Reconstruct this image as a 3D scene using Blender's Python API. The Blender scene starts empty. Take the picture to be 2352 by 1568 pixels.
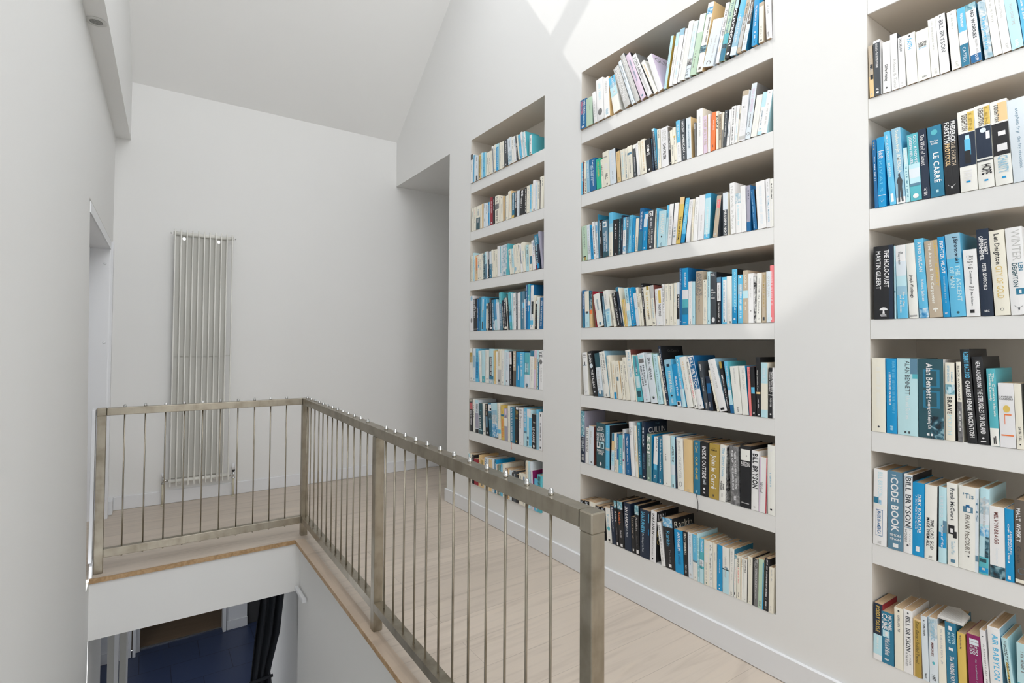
import bpy, math, random
from mathutils import Vector, Matrix
PI = math.pi
scene = bpy.context.scene
COL = scene.collection

# ------------------------------------------------------------------ camera
FPX, YAW, PIT, ROL, SHY = 1228.2589, math.radians(34.35632), math.radians(1.35741), math.radians(0.3766), -25.8866
D, H = 1.957, 1.234                       # bookcase wall plane (x) and eye height above the landing floor
Fv = Vector((math.sin(YAW)*math.cos(PIT), math.cos(YAW)*math.cos(PIT), math.sin(PIT)))
R0 = Vector((math.cos(YAW), -math.sin(YAW), 0)); U0 = R0.cross(Fv)
Rv = R0*math.cos(ROL)+U0*math.sin(ROL); Uv = -R0*math.sin(ROL)+U0*math.cos(ROL)
EYE = Vector((0, 0, H))
cam_data = bpy.data.cameras.new('camera'); cam = bpy.data.objects.new('camera', cam_data); COL.objects.link(cam)
cam_data.sensor_width = 36; cam_data.lens = FPX*36/2352; cam_data.shift_y = SHY/2352
cam_data.clip_start = .02; cam_data.clip_end = 200
m = Matrix((Rv, Uv, -Fv)).transposed().to_4x4(); m.translation = EYE; cam.matrix_world = m
scene.camera = cam
def ray(x, y): return Fv+Rv*((x-1176)/FPX)-Uv*((y-784-SHY)/FPX)
def on_x(x, y, X): d = ray(x, y); return EYE+d*(X/d.x)
def on_y(x, y, Y): d = ray(x, y); return EYE+d*(Y/d.y)
def on_z(x, y, Z): d = ray(x, y); return EYE+d*((Z-H)/d.z)
def col_y(px, X, Z):                      # y of the point (X, y, Z) seen in image column px
    a = (px-1176)/FPX; n = Rv-Fv*a
    return -(n.x*X+n.z*(Z-H))/n.y

# ------------------------------------------------------------------ materials
def lin(c): c /= 255; return c/12.92 if c <= .04045 else ((c+.055)/1.055)**2.4
MATS = {}
def mat(name, rgb, rough=.6, metal=0, spec=.5, build=None):
    if name in MATS: return MATS[name]
    M = bpy.data.materials.new(name); M.use_nodes = True
    b = M.node_tree.nodes['Principled BSDF']
    b.inputs['Base Color'].default_value = (*rgb, 1); b.inputs['Roughness'].default_value = rough
    b.inputs['Metallic'].default_value = metal; b.inputs['Specular IOR Level'].default_value = spec
    if build: build(M.node_tree, b)
    MATS[name] = M
    return M
def noise(nt, scale, detail=3, vec=None, dist=0):
    n = nt.nodes.new('ShaderNodeTexNoise'); n.inputs['Scale'].default_value = scale; n.inputs['Detail'].default_value = detail
    n.inputs['Distortion'].default_value = dist
    if vec: nt.links.new(vec, n.inputs['Vector'])
    return n.outputs['Fac']
def coord(nt, kind='Object', sc=(1, 1, 1)):
    t = nt.nodes.new('ShaderNodeTexCoord'); mp = nt.nodes.new('ShaderNodeMapping'); mp.inputs['Scale'].default_value = sc
    nt.links.new(t.outputs[kind], mp.inputs['Vector']); return mp.outputs['Vector']
def ramp(nt, fac, stops):
    r = nt.nodes.new('ShaderNodeValToRGB'); e = r.color_ramp.elements
    while len(e) < len(stops): e.new(.5)
    for q, (p, c) in zip(e, stops): q.position = p; q.color = (*c, 1)
    nt.links.new(fac, r.inputs['Fac']); return r.outputs['Color']
def bump(nt, b, fac, strength, dist=.001):
    n = nt.nodes.new('ShaderNodeBump'); n.inputs['Strength'].default_value = strength; n.inputs['Distance'].default_value = dist
    nt.links.new(fac, n.inputs['Height']); nt.links.new(n.outputs['Normal'], b.inputs['Normal'])
def mixc(nt, fac, a, b, mode='MIX'):
    n = nt.nodes.new('ShaderNodeMix'); n.data_type = 'RGBA'; n.blend_type = mode
    for s, v in ((0, fac), (6, a), (7, b)):
        if isinstance(v, (int, float)): n.inputs[s].default_value = v
        elif isinstance(v, tuple): n.inputs[s].default_value = (*v, 1)
        else: nt.links.new(v, n.inputs[s])
    return n.outputs[2]
def plaster(nt, b):
    bump(nt, b, noise(nt, 90, 4, coord(nt)), .05)
def wood(tone, sc, dark):
    def f(nt, b):
        v = coord(nt); br = nt.nodes.new('ShaderNodeTexBrick')
        br.inputs['Scale'].default_value = 1; br.inputs['Brick Width'].default_value = 2.3; br.inputs['Row Height'].default_value = .19
        br.inputs['Mortar Size'].default_value = .0011; br.inputs['Mortar Smooth'].default_value = .2; br.offset = .37
        br.inputs['Color1'].default_value = (*[c*1.03 for c in tone], 1); br.inputs['Color2'].default_value = (*[c*.93 for c in tone], 1)
        br.inputs['Mortar'].default_value = (*dark, 1)
        mp = nt.nodes.new('ShaderNodeMapping'); mp.inputs['Location'].default_value = (.35, .14, 0); nt.links.new(v, mp.inputs['Vector'])
        nt.links.new(mp.outputs['Vector'], br.inputs['Vector'])
        g = noise(nt, 1, 6, coord(nt, 'Object', sc), 1.2)
        gc = ramp(nt, g, [(.3, (.86, .85, .84)), (.5, (1, 1, 1)), (.72, (1.04, 1.03, 1.01))])
        k = noise(nt, 1, 3, coord(nt, 'Object', (2.2, 7, 1)), .6)
        kc = ramp(nt, k, [(.24, (.76, .75, .75)), (.36, (1, 1, 1))])
        c = mixc(nt, 1, br.outputs['Color'], gc, 'MULTIPLY'); c = mixc(nt, .8, c, kc, 'MULTIPLY')
        nt.links.new(c, b.inputs['Base Color']); bump(nt, b, g, .08)
    return f
def steel(nt, b):
    f = noise(nt, 14, 4, coord(nt)); g = noise(nt, 1, 5, coord(nt, 'Object', (55, 55, 9)), .4)
    c = ramp(nt, f, [(.3, (.31, .275, .215)), (.52, (.405, .365, .295)), (.8, (.45, .415, .345))])
    c = mixc(nt, .35, c, ramp(nt, g, [(.3, (.75, .75, .75)), (.5, (1, 1, 1))]), 'MULTIPLY')
    nt.links.new(c, b.inputs['Base Color']); bump(nt, b, g, .05)
def tiles(nt, b):
    br = nt.nodes.new('ShaderNodeTexBrick'); br.inputs['Scale'].default_value = 1; br.offset = .5
    br.inputs['Brick Width'].default_value = .62; br.inputs['Row Height'].default_value = .45; br.inputs['Mortar Size'].default_value = .004
    br.inputs['Color1'].default_value = (.034, .052, .115, 1); br.inputs['Color2'].default_value = (.040, .060, .13, 1); br.inputs['Mortar'].default_value = (.012, .018, .04, 1)
    nt.links.new(coord(nt), br.inputs['Vector']); nt.links.new(br.outputs['Color'], b.inputs['Base Color'])
def art(c1, c2, c3, sc):
    def f(nt, b):
        n = noise(nt, sc, 5, coord(nt), 1.5)
        nt.links.new(ramp(nt, n, [(.36, c1), (.5, c2), (.62, c3)]), b.inputs['Base Color'])
    return f
def weave(nt, b):
    bump(nt, b, noise(nt, 350, 2, coord(nt)), .3)

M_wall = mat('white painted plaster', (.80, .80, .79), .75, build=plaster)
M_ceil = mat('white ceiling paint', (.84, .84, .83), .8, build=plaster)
M_niche = mat('warm white shelf paint', (.69, .655, .595), .75, build=plaster)  # wall white tinted browner and darker to imitate shade inside the bookcases
M_trim = mat('white satin gloss trim', (.78, .79, .81), .4)
M_floor = mat('pale limed oak boards', (.6, .5, .4), .45, build=wood((.60, .52, .44), (1.6, 22, 1), (.42, .36, .30)))
M_nose = mat('oak nosing', (.6, .48, .36), .45, build=wood((.57, .46, .36), (26, 1.6, 1), (.57, .46, .36)))
M_edge = mat('golden oak edge', (.40, .25, .12), .5, build=art((.36, .22, .10), (.44, .28, .14), (.5, .33, .18), 30))
M_steel = mat('brushed stainless steel', (.55, .52, .47), .36, 1, build=steel)
M_bolt = mat('polished chrome', (.62, .62, .61), .2, 1)
M_rad = mat('ivory radiator enamel', (.77, .765, .72), .4)
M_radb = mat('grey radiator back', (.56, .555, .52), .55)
M_pipe = mat('cream copper pipe paint', (.60, .56, .43), .45)
M_blk = mat('black plastic', (.02, .02, .02), .5)
M_bezel = mat('white lamp bezel', (.62, .62, .60), .5)
M_lens = mat('frosted lamp lens', (.22, .22, .20), .3, build=art((.12, .12, .11), (.22, .22, .2), (.32, .32, .3), 160))
M_tile = mat('navy floor tile', (.02, .04, .1), .35, build=tiles)
M_brown = mat('brown hall boards', (.25, .17, .11), .5, build=wood((.24, .165, .105), (1.6, 26, 1), (.1, .07, .05)))
M_curt = mat('charcoal curtain cloth', (.022, .026, .034), .9, build=weave)
M_dark = mat('dark grey paint', (.05, .05, .05), .6)
M_page = mat('tan page edges', (.50, .37, .25), .8, build=lambda nt, b: nt.links.new(ramp(nt, noise(nt, 1, 2, coord(nt, 'Object', (4, 900, 4))), [(.3, (.46, .31, .18)), (.7, (.60, .44, .28))]), b.inputs['Base Color']))
M_pagew = mat('pale page edges', (.62, .57, .48), .8)
M_note = mat('ruled note paper', (.70, .69, .66), .8)

# colours of the covers: letter -> (sRGB as seen, everyday word)
PAL = {'W': (238, 238, 236, 'white'), 'C': (224, 217, 203, 'cream'), 'I': (232, 227, 215, 'ivory'), 'G': (182, 182, 180, 'grey'), 'L': (178, 212, 230, 'pale-blue'),
 'B': (16, 138, 192, 'bright-blue'), 'S': (92, 176, 212, 'sky-blue'), 'T': (38, 112, 142, 'teal'), 'N': (26, 40, 60, 'navy'), 'K': (30, 31, 34, 'black'), 'P': (205, 214, 224, 'silver-blue'),
 'A': (82, 168, 180, 'aqua'), 'Y': (206, 178, 92, 'mustard'), 'O': (232, 118, 64, 'orange'), 'R': (145, 28, 46, 'crimson'), 'M': (128, 28, 88, 'magenta'), 'E': (178, 164, 144, 'taupe'),
 'V': (206, 188, 206, 'lilac'), 'D': (62, 68, 74, 'charcoal'), 'U': (24, 96, 146, 'mid-blue'), 'F': (176, 200, 178, 'mint'), 'Q': (40, 172, 138, 'green'), 'H': (236, 122, 126, 'coral'),
 'J': (110, 62, 56, 'brown'), 'Z': (216, 216, 218, 'light-grey'), 'X': (176, 210, 216, 'pale-aqua'), 'y': (214, 186, 138, 'tan'), 'd': (40, 78, 88, 'dark-teal'), 'o': (166, 140, 66, 'olive'),
 'b': (92, 84, 76, 'brown-grey'), 't': (86, 124, 146, 'slate-blue'), 'm': (152, 150, 166, 'mauve'), 'g': (112, 136, 126, 'sage'), 'c': (140, 180, 200, 'dusty-blue'), 'k': (112, 112, 112, 'grey'), 'v': (150, 30, 60, 'red')}
ART = {'1': ('teal and white', (.05, .22, .30), (.25, .50, .58), (.70, .75, .76)), '2': ('dark teal', (.01, .02, .03), (.03, .12, .17), (.25, .42, .48)), '3': ('blue and white', (.03, .25, .55), (.25, .55, .78), (.75, .80, .84)),
 '4': ('black and white', (.01, .01, .012), (.3, .3, .3), (.7, .7, .68)), '5': ('pale blue', (.30, .48, .58), (.55, .66, .72), (.78, .80, .80)), '6': ('mottled grey', (.12, .12, .125), (.2, .2, .205), (.30, .30, .30))}
def cmat(c):
    if c in ART:
        n, a, b_, d_ = ART[c]; return mat(n+' cover art', b_, .45, build=art(a, b_, d_, 45))
    r, g, b_, n = PAL[c]
    return mat(n+' book cover '+c if n in ('grey', 'red', 'black') else n+' book cover', tuple(min(.88, lin(q)*1.22) for q in (r, g, b_)), .42)

# ------------------------------------------------------------------ mesh helpers
class MB:
    def __init__(s): s.v = []; s.f = []; s.mi = []; s.ms = []; s.sm = []
    def m(s, mt):
        if mt not in s.ms: s.ms.append(mt)
        return s.ms.index(mt)
    def face(s, pts, mt, smooth=False):
        n = len(s.v); s.v += [tuple(p) for p in pts]; s.f.append(tuple(range(n, n+len(pts)))); s.mi.append(s.m(mt)); s.sm.append(smooth)
    def add(s, vs, fs, mt, smooth=False):
        n = len(s.v); s.v += [tuple(p) for p in vs]; k = s.m(mt)
        for f in fs: s.f.append(tuple(n+i for i in f)); s.mi.append(k); s.sm.append(smooth)
    def hexa(s, p, mt):                   # eight corners: bottom ring then top ring
        s.add(p, [(3, 2, 1, 0), (4, 5, 6, 7), (0, 1, 5, 4), (1, 2, 6, 5), (2, 3, 7, 6), (3, 0, 4, 7)], mt)
    def box(s, x0, x1, y0, y1, z0, z1, mt):
        s.hexa([(x0, y0, z0), (x1, y0, z0), (x1, y1, z0), (x0, y1, z0), (x0, y0, z1), (x1, y0, z1), (x1, y1, z1), (x0, y1, z1)], mt)
    def bbox(s, x0, x1, y0, y1, z0, z1, mt, b=.002):   # box with chamfered edges
        c = [((x0, x1)[i], (y0, y1)[j], (z0, z1)[k]) for i in (0, 1) for j in (0, 1) for k in (0, 1)]
        V = {}; vs = []
        for i in (0, 1):
            for j in (0, 1):
                for k in (0, 1):
                    p = [(x0, x1)[i], (y0, y1)[j], (z0, z1)[k]]; sg = [1-2*i, 1-2*j, 1-2*k]
                    for ax in range(3):
                        q = [p[a]+(0 if a == ax else sg[a]*b) for a in range(3)]
                        V[(i, j, k, ax)] = len(vs); vs.append(tuple(q))
        fs = []
        for ax in range(3):
            o = [a for a in range(3) if a != ax]
            for e in (0, 1):
                r = []
                for (u, w) in ((0, 0), (1, 0), (1, 1), (0, 1)):
                    t = [0, 0, 0]; t[ax] = e; t[o[0]] = u; t[o[1]] = w; r.append(V[(*t, ax)])
                fs.append(r)
            for u in (0, 1):
                for w in (0, 1):
                    t0 = [0, 0, 0]; t1 = [0, 0, 0]; t1[ax] = 1
                    for t in (t0, t1): t[o[0]] = u; t[o[1]] = w
                    fs.append([V[(*t0, o[0])], V[(*t0, o[1])], V[(*t1, o[1])], V[(*t1, o[0])]])
        for i in (0, 1):
            for j in (0, 1):
                for k in (0, 1): fs.append([V[(i, j, k, a)] for a in range(3)])
        s.add(vs, fs, mt)
    def tube(s, p0, p1, r0, mt, r1=None, n=12, cap=True, smooth=True):
        r1 = r0 if r1 is None else r1
        p0, p1 = Vector(p0), Vector(p1); a = (p1-p0).normalized()
        u = a.orthogonal().normalized(); w = a.cross(u)
        c = [(math.cos(2*PI*i/n), math.sin(2*PI*i/n)) for i in range(n)]
        vs = [p0+(u*x+w*y)*r0 for x, y in c]+[p1+(u*x+w*y)*r1 for x, y in c]
        s.add(vs, [(i, (i+1) % n, n+(i+1) % n, n+i) for i in range(n)], mt, smooth)
        if cap: s.face(vs[:n][::-1], mt); s.face(vs[n:], mt)
    def lathe(s, c, prof, mt, n=16, axis='z'):
        c = Vector(c); vs = []; fs = []
        for r, h in prof:
            for i in range(n):
                a = 2*PI*i/n; x, y = r*math.cos(a), r*math.sin(a)
                vs.append(c+(Vector((x, y, h)) if axis == 'z' else Vector((h, x, y)) if axis == 'x' else Vector((x, h, y))))
        for k in range(len(prof)-1):
            for i in range(n): fs.append((k*n+i, k*n+(i+1) % n, (k+1)*n+(i+1) % n, (k+1)*n+i))
        s.add(vs, fs, mt, True)
        s.face(vs[:n][::-1], mt); s.face(vs[-n:], mt)
    def join(s, o, M):
        n = len(s.v); s.v += [tuple(M @ Vector(p)) for p in o.v]; mp = [s.m(q) for q in o.ms]
        s.f += [tuple(n+i for i in f) for f in o.f]; s.mi += [mp[i] for i in o.mi]; s.sm += o.sm
    def build(s, name, parent=None, fixn=True, **props):
        me = bpy.data.meshes.new(name); me.from_pydata(s.v, [], s.f)
        for q in s.ms: me.materials.append(q)
        me.polygons.foreach_set('material_index', s.mi); me.polygons.foreach_set('use_smooth', s.sm)
        if fixn:
            import bmesh
            bm = bmesh.new(); bm.from_mesh(me); bmesh.ops.remove_doubles(bm, verts=bm.verts, dist=1e-6)
            bmesh.ops.recalc_face_normals(bm, faces=bm.faces); bm.to_mesh(me); bm.free()
        me.update()
        o = bpy.data.objects.new(name, me); COL.objects.link(o); o.parent = parent
        for k, v in props.items(): o[k] = v
        return o
def thing(name, label, cat, loc=(0, 0, 0), group=None, rot=(0, 0, 0)):
    o = bpy.data.objects.new(name, None); COL.objects.link(o); o.location = loc; o.rotation_euler = rot
    o.empty_display_size = .05; o['label'] = label; o['category'] = cat
    if group: o['group'] = group
    return o
def struct(mb, name, parent=None): return mb.build(name, parent, **({} if parent else {'kind': 'structure'}))

# ------------------------------------------------------------------ the setting
YE = 4.851; ZL = 2.727; SL = .749
TOPS = [2.728, 2.331, 1.981, 1.614, 1.254, .890, .528]
BOTS = [2.405, 2.048, 1.681, 1.318, .955, .592, .226]
CASES = [('far narrow bookcase', 2.530, 3.413, .22), ('middle bookcase', 1.107, 2.197, .36), ('near bookcase', -.31, .784, .38)]
YD = 3.752                                  # near edge of the passage opening
YB = -2.6                                   # unseen wall behind the viewer
YR = 1.25                                   # ridge
def roof(y): return 3.155+SL*(YE-y) if y > YR else 3.155+SL*(YE-YR)-SL*(YR-y)
EPS = .0006
# wall with the bookcases
w = MB()
def wrect(y0, y1, z0, z1): w.face([(D, y0, z0), (D, y1, z0), (D, y1, z1), (D, y0, z1)], M_wall)
ys = [YB]+[q for c in CASES[::-1] for q in (c[1], c[2])]+[YD]
for a, b in zip(ys[:-1], ys[1:]):
    case = any(abs(a-c[1]) < 1e-6 for c in CASES)
    if case: wrect(a, b, 0, BOTS[6]-EPS); wrect(a, b, TOPS[0]+EPS, 2.8)
    else: wrect(a, b, 0, 2.8)
wrect(YD, YE, ZL, 2.8)
w.face([(D, YB, 2.8), (D, YE, 2.8), (D, YE, roof(YE)), (D, YR, roof(YR)), (D, YB, roof(YB))], M_wall)
# passage beside the bookcases
w.face([(D, YD, 0), (4.2, YD, 0), (4.2, YD, ZL), (D, YD, ZL)], M_wall)
w.face([(D, YD, ZL), (4.2, YD, ZL), (4.2, YE, ZL), (D, YE, ZL)], M_wall)
w.face([(4.2, YD, 0), (4.2, YE, 0), (4.2, YE, ZL), (4.2, YD, ZL)], M_wall)
struct(w, 'wall_right')
w = MB()
w.face([(-.6, YE, 0), (4.2, YE, 0), (4.2, YE, ZL), (D, YE, ZL), (D, YE, roof(YE)), (-.6, YE, roof(YE))], M_wall)
struct(w, 'wall_far')
# left wall leans out a little; door in its far end
def XL(y, z): return -.214-(YE-y)*(.005+.0075*max(z, 0))
DY0, DY1 = 3.36, 4.655; DZ = 1.868
w = MB()
def lq(y0, y1, z0, z1):
    n = max(1, int((y1-y0)/.4))
    for i in range(n):
        a = y0+(y1-y0)*i/n; b = y0+(y1-y0)*(i+1)/n
        w.face([(XL(a, z0), a, z0), (XL(b, z0), b, z0), (XL(b, z1), b, z1), (XL(a, z1), a, z1)], M_wall)
lq(YB, 3.535, -2.65, 0); lq(YB, DY0, 0, DZ); lq(DY1, YE, 0, DZ); lq(YB, YE, DZ, 2.72)
struct(w, 'wall_left')
w = MB()                                    # upper wall stands in over the boxed beam
def XU(y): return -.122-(YE-y)*.0295
for z0, z1 in ((2.72, 3.155),):
    w.face([(XU(YB), YB, z0), (XU(YE), YE, z0), (XU(YE), YE, z1), (XU(YB), YB, z1)], M_wall)
w.face([(XU(YE), YE, 3.155), (XU(YB), YB, 3.155), (XU(YB), YB, roof(YB)+.02), (XU(YR), YR, roof(YR)+.02)], M_wall)
w.face([(XL(YB, 2.72), YB, 2.72), (XL(YE, 2.72), YE, 2.72), (XU(YE), YE, 2.72), (XU(YB), YB, 2.72)], M_ceil)
struct(w, 'wall_left_upper')
# door in the left wall
w = MB(); xb = -.33
for z0, z1, y0, y1 in ((0, DZ, DY1, DY1), ):
    w.face([(XL(DY1, 0)-.0012, DY1, 0), (xb, DY1, 0), (xb, DY1, DZ), (XL(DY1, DZ)-.0012, DY1, DZ)], M_trim)
w.face([(XL(DY0, 0), DY0, 0), (xb, DY0, 0), (xb, DY0, DZ), (XL(DY0, DZ), DY0, DZ)], M_trim)
w.face([(XL(DY0, DZ), DY0, DZ), (xb, DY0, DZ), (xb, DY1, DZ), (XL(DY1, DZ), DY1, DZ)], M_trim)
for y0, y1, z0, z1 in ((DY1, DY1+.07, 0, DZ+.055), (DY0, DY1, DZ, DZ+.055)):
    th = .016 if y0 == DY1 else .004
    w.hexa([(XL(y0, z0)-.001, y0, z0), (XL(y0, z0)+th, y0, z0), (XL(y1, z0)+th, y1, z0), (XL(y1, z0)-.001, y1, z0),
            (XL(y0, z1)-.001, y0, z1), (XL(y0, z1)+th, y0, z1), (XL(y1, z1)+th, y1, z1), (XL(y1, z1)-.001, y1, z1)], M_trim)
w.face([(XL(DY0, DZ+.06)+.0012, DY0-.03, DZ+.057), (XL(DY1, DZ+.06)+.0012, DY1+.05, DZ+.057), (XL(DY1, DZ+.06)+.0012, DY1+.05, DZ+.066), (XL(DY0, DZ+.06)+.0012, DY0-.03, DZ+.066)], M_radb)  # grey strip painted as the shadow line above the architrave
door = struct(w, 'door_1')
w = MB(); w.box(xb-.04, xb, DY0, DY1, .006, DZ, M_trim); w.build('door_leaf', door)
for px, py in ((190+167/3.264, 480+407/3.264), (190+160/3.264, 480+1000/3.264), (180+232/3.92, 860+425/3.92), (180+232/3.92, 860+1140/3.92)):
    p = on_y(px, py, DY1-.004); q = MB(); q.lathe(p, [(.0085, .004), (.0085, .001), (.006, -.003)], M_trim, 14, 'y'); q.build('cover_cap', door)
# ceiling: two pitched slopes with roof windows cut out of the far one
MS = 1.12
def sky_pt(y, z):                           # where the sun ray that lands on the bookcase wall at (y, z) crosses the slope
    a = -(z-3.155-SL*(YE-y))/(2.153*MS); return D-a, y+a*MS, z+a*1.404*MS
XW = [sky_pt(1.184, 1.256)[0], sky_pt(2.368, 2.918)[0], sky_pt(2.474, 3.071)[0], sky_pt(2.474, 3.071)[0]+.34]
YW1 = sky_pt(2.368, 2.918)[1]; YW0 = YW1-1.2
XA, XB = -.40, D
w = MB()
def cq(x0, x1, y0, y1): w.face([(x0, y0, roof(y0)), (x1, y0, roof(y0)), (x1, y1, roof(y1)), (x0, y1, roof(y1))], M_ceil)
cq(XA, XB, YW1, YE); cq(XA, XB, YR, YW0)
for a, b in ((XA, XW[0]), (XW[1], XW[2]), (XW[3], XB)): cq(a, b, YW0, YW1)
BY0, BY1 = -2.4, .35                         # unseen roof openings added on the slope behind for fill light
cq(XA, XB, BY1, YR); cq(XA, XB, YB, BY0)
for a, b in ((XA, 0), (.9, 1.0), (1.9, XB)): cq(a, b, BY0, BY1)
struct(w, 'ceiling')
for i, (x0, x1, y0, y1) in enumerate(((XW[0], XW[1], YW0, YW1), (XW[2], XW[3], YW0, YW1), (0, .9, BY0, BY1), (1.0, 1.9, BY0, BY1))):  # rear two are unseen, added to bring in fill light
    f = MB(); t = .035; kx = 1 if i < 2 else 0     # unseen linings on the sunlit two, added to cut sky light from the side
    for a0, a1, b0, b1 in ((x0-t, x0-.004, y0-t, y1+t), (x1+.004, x1+t, y0-t, y1+t), (x0-t, x1+t, y0-t, y0-.004), (x0-t, x1+t, y1+.004, y1+t)):
        if i == 0 and a0 >= x1: a1 = (XW[1]+XW[2])/2
        if i == 1 and a1 <= x0: a0 = (XW[1]+XW[2])/2+.001
        f.hexa([(a0, b0, roof(b0)+.004), (a1, b0, roof(b0)+.004), (a1, b1, roof(b1)+.004), (a0, b1, roof(b1)+.004),
                *[(qx-kx*.16, qy+kx*.16*MS, roof(qy)+.004+kx*.16*1.404*MS) if kx else (qx, qy, roof(qy)+.03) for qx, qy in ((a0, b0), (a1, b0), (a1, b1), (a0, b1))]], M_trim)
    struct(f, 'window_%d' % (i+1))
# unseen wall behind the viewer, windows added in it for fill light
w = MB(); gx0, gx1, gz0, gz1 = .5, 1.6, 1.0, 2.1
def bq(x0, x1, z0, z1): w.face([(x0, YB, z0), (x1, YB, z0), (x1, YB, z1), (x0, YB, z1)], M_wall)
bq(-.6, D, -2.65, -2.2); bq(-.6, -.05, -2.2, -.4); bq(.6, D, -2.2, -.4); bq(-.6, D, -.4, gz0); bq(-.6, gx0, gz0, gz1); bq(gx1, D, gz0, gz1); bq(-.6, D, gz1, roof(YB)+.02)
struct(w, 'wall_back')
f = MB()
for a0, a1, b0, b1 in ((gx0, gx0+.05, gz0, gz1), (gx1-.05, gx1, gz0, gz1), (gx0+.05, gx1-.05, gz0, gz0+.05), (gx0+.05, gx1-.05, gz1-.05, gz1), (.9, .95, gz0+.05, gz1-.05)):
    f.box(a0, a1, YB-.05, YB+.002, b0, b1, M_trim)
struct(f, 'window_5')  # unseen window, added to brighten the room from behind
f = MB()
for a0, a1, b0, b1 in ((-.05, 0, -2.2, -.4), (.55, .6, -2.2, -.4), (0, .55, -2.2, -2.15), (0, .55, -.45, -.4)):
    f.box(a0, a1, YB-.05, YB+.002, b0, b1, M_trim)
struct(f, 'window_6')  # unseen window, added to light the stairwell walls
# landing floor with the stair opening, nosing, baseboards
VX, VY = .80, 3.53
w = MB()
def slab(pts, z0, z1, mt):
    w.face([(x, y, z1) for x, y in pts], mt); w.face([(x, y, z0) for x, y in pts[::-1]], mt)
NW = .042
w.face([(XL(VY, 0)-.12, VY, 0), (4.2, VY, 0), (4.2, YE, 0), (XL(VY, 0)-.12, YE, 0)], M_floor)
w.face([(VX+NW, YB, 0), (D, YB, 0), (D, VY, 0), (VX+NW, VY, 0)], M_floor)
w.face([(D, YD-.001, 0), (D, VY, 0), (4.2, VY, 0), (4.2, YD, 0)], M_floor)
struct(w, 'floor')
w = MB()
w.box(VX-.012, VX+NW, YB, VY-.0005, -.021, .0006, M_nose)
struct(w, 'trim_1')
w = MB(); w.box(XL(VY, 0)+.001, VX-.0125, VY-.012, VY+.0005, -.022, .0004, M_edge); struct(w, 'trim_2')
w = MB(); w.box(VX-.0135, VX-.0122, YB, VY-.013, -.021, -.001, M_edge); struct(w, 'trim_3')
w = MB()                                    # edge of the floor over the lower hall, and the side of the stair opening
w.box(XL(3.53, 0)-.2, VX+.15, VY, VY+.02, -.316, -.0225, M_wall); struct(w, 'wall_stair_far')
w = MB(); w.face([(VX+.004, YB, -2.65), (VX+.018, VY+.02, -2.65), (VX+.018, VY+.02, -.022), (VX+.004, YB, -.022)], M_wall)
w.face([(VX+.018, VY+.02, -2.65), (VX+.16, VY+.02, -2.65), (VX+.16, VY+.02, -.3165), (VX+.018, VY+.02, -.3165)], M_wall)
struct(w, 'wall_stair_right')
w = MB(); w.bbox(D-.013, D+.001, YB, YD+.013, .0008, .098, M_trim, .003); w.bbox(D+.0012, 4.19, YD, YD+.013, .0008, .098, M_trim, .003); struct(w, 'baseboard_right')
w = MB(); w.bbox(-.176, 4.19, YE-.014, YE-.0005, .0008, .098, M_trim, .003); struct(w, 'baseboard_far')
w = MB(); w.bbox(XL(4.7, 0)-.001, -.176, 4.73, YE-.0005, .0008, .098, M_trim, .003); w.bbox(XL(3.5, 0)-.002, -.2085, VY, 3.655, .0008, .066, M_trim, .002); struct(w, 'baseboard_left')
w = MB(); w.bbox(XL(3.58, .5)-.003, -.2125, 3.545, 3.63, .075, .868, M_trim, .002); struct(w, 'trim_4')
# lower hall seen down the stair opening
ZF = -2.65; LX0, LX1 = -.75, 1.9
w = MB(); w.face([(LX0, 3.0, ZF), (LX1, 3.0, ZF), (LX1, 8.28, ZF), (LX0, 8.28, ZF)], M_tile); struct(w, 'floor_lower')
w = MB(); w.face([(XL(0, 0)-.03, YB, ZF), (VX+.1, YB, ZF), (VX+.1, 3.0, ZF), (XL(0, 0)-.03, 3.0, ZF)], M_floor); struct(w, 'floor_stair')  # unseen pale floor, added to bounce light up the stairwell
w = MB(); w.face([(LX0, 8.28, ZF+.002), (LX1, 8.28, ZF+.002), (LX1, 11, ZF+.002), (LX0, 11, ZF+.002)], M_brown); struct(w, 'floor_lower_room')
w = MB(); w.box(-.05, .93, 8.255, 8.285, ZF+.001, ZF+.008, M_bolt); struct(w, 'trim_5')
w = MB(); w.face([(LX0, VY+.02, -.3165), (LX1, VY+.02, -.3165), (LX1, 11, -.3165), (LX0, 11, -.3165)], M_ceil); struct(w, 'ceiling_lower')
w = MB()
def pw(x0, x1, y, z0=ZF, z1=-.3165, mt=M_wall): w.face([(x0, y, z0), (x1, y, z0), (x1, y, z1), (x0, y, z1)], mt)
def sw(x, y0, y1, z0=ZF, z1=-.3165, mt=M_wall): w.face([(x, y0, z0), (x, y1, z0), (x, y1, z1), (x, y0, z1)], mt)
sw(LX1, VY+.02, 11); sw(LX0, 6.75, 11); sw(LX0, 5.2, 5.8); sw(LX0, 5.8, 6.75, ZF, -1.95); sw(LX0, 5.8, 6.75, -.65); pw(LX0, LX1, 11)
pw(VX+.16, LX1, VY+.02)
struct(w, 'wall_lower_hall')
w = MB(); xr = VX+.16
sw(xr, VY+.021, 5.6); pw(xr, LX1, 5.6)
struct(w, 'wall_lower_right')
w = MB(); sw(XL(3.6, -1), VY+.0205, 4.7); pw(-.75, XL(3.6, -1), 4.7); sw(-.7498, 4.7, 5.2); pw(-.7498, -.5, 7.3)
struct(w, 'wall_lower_left')
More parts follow.
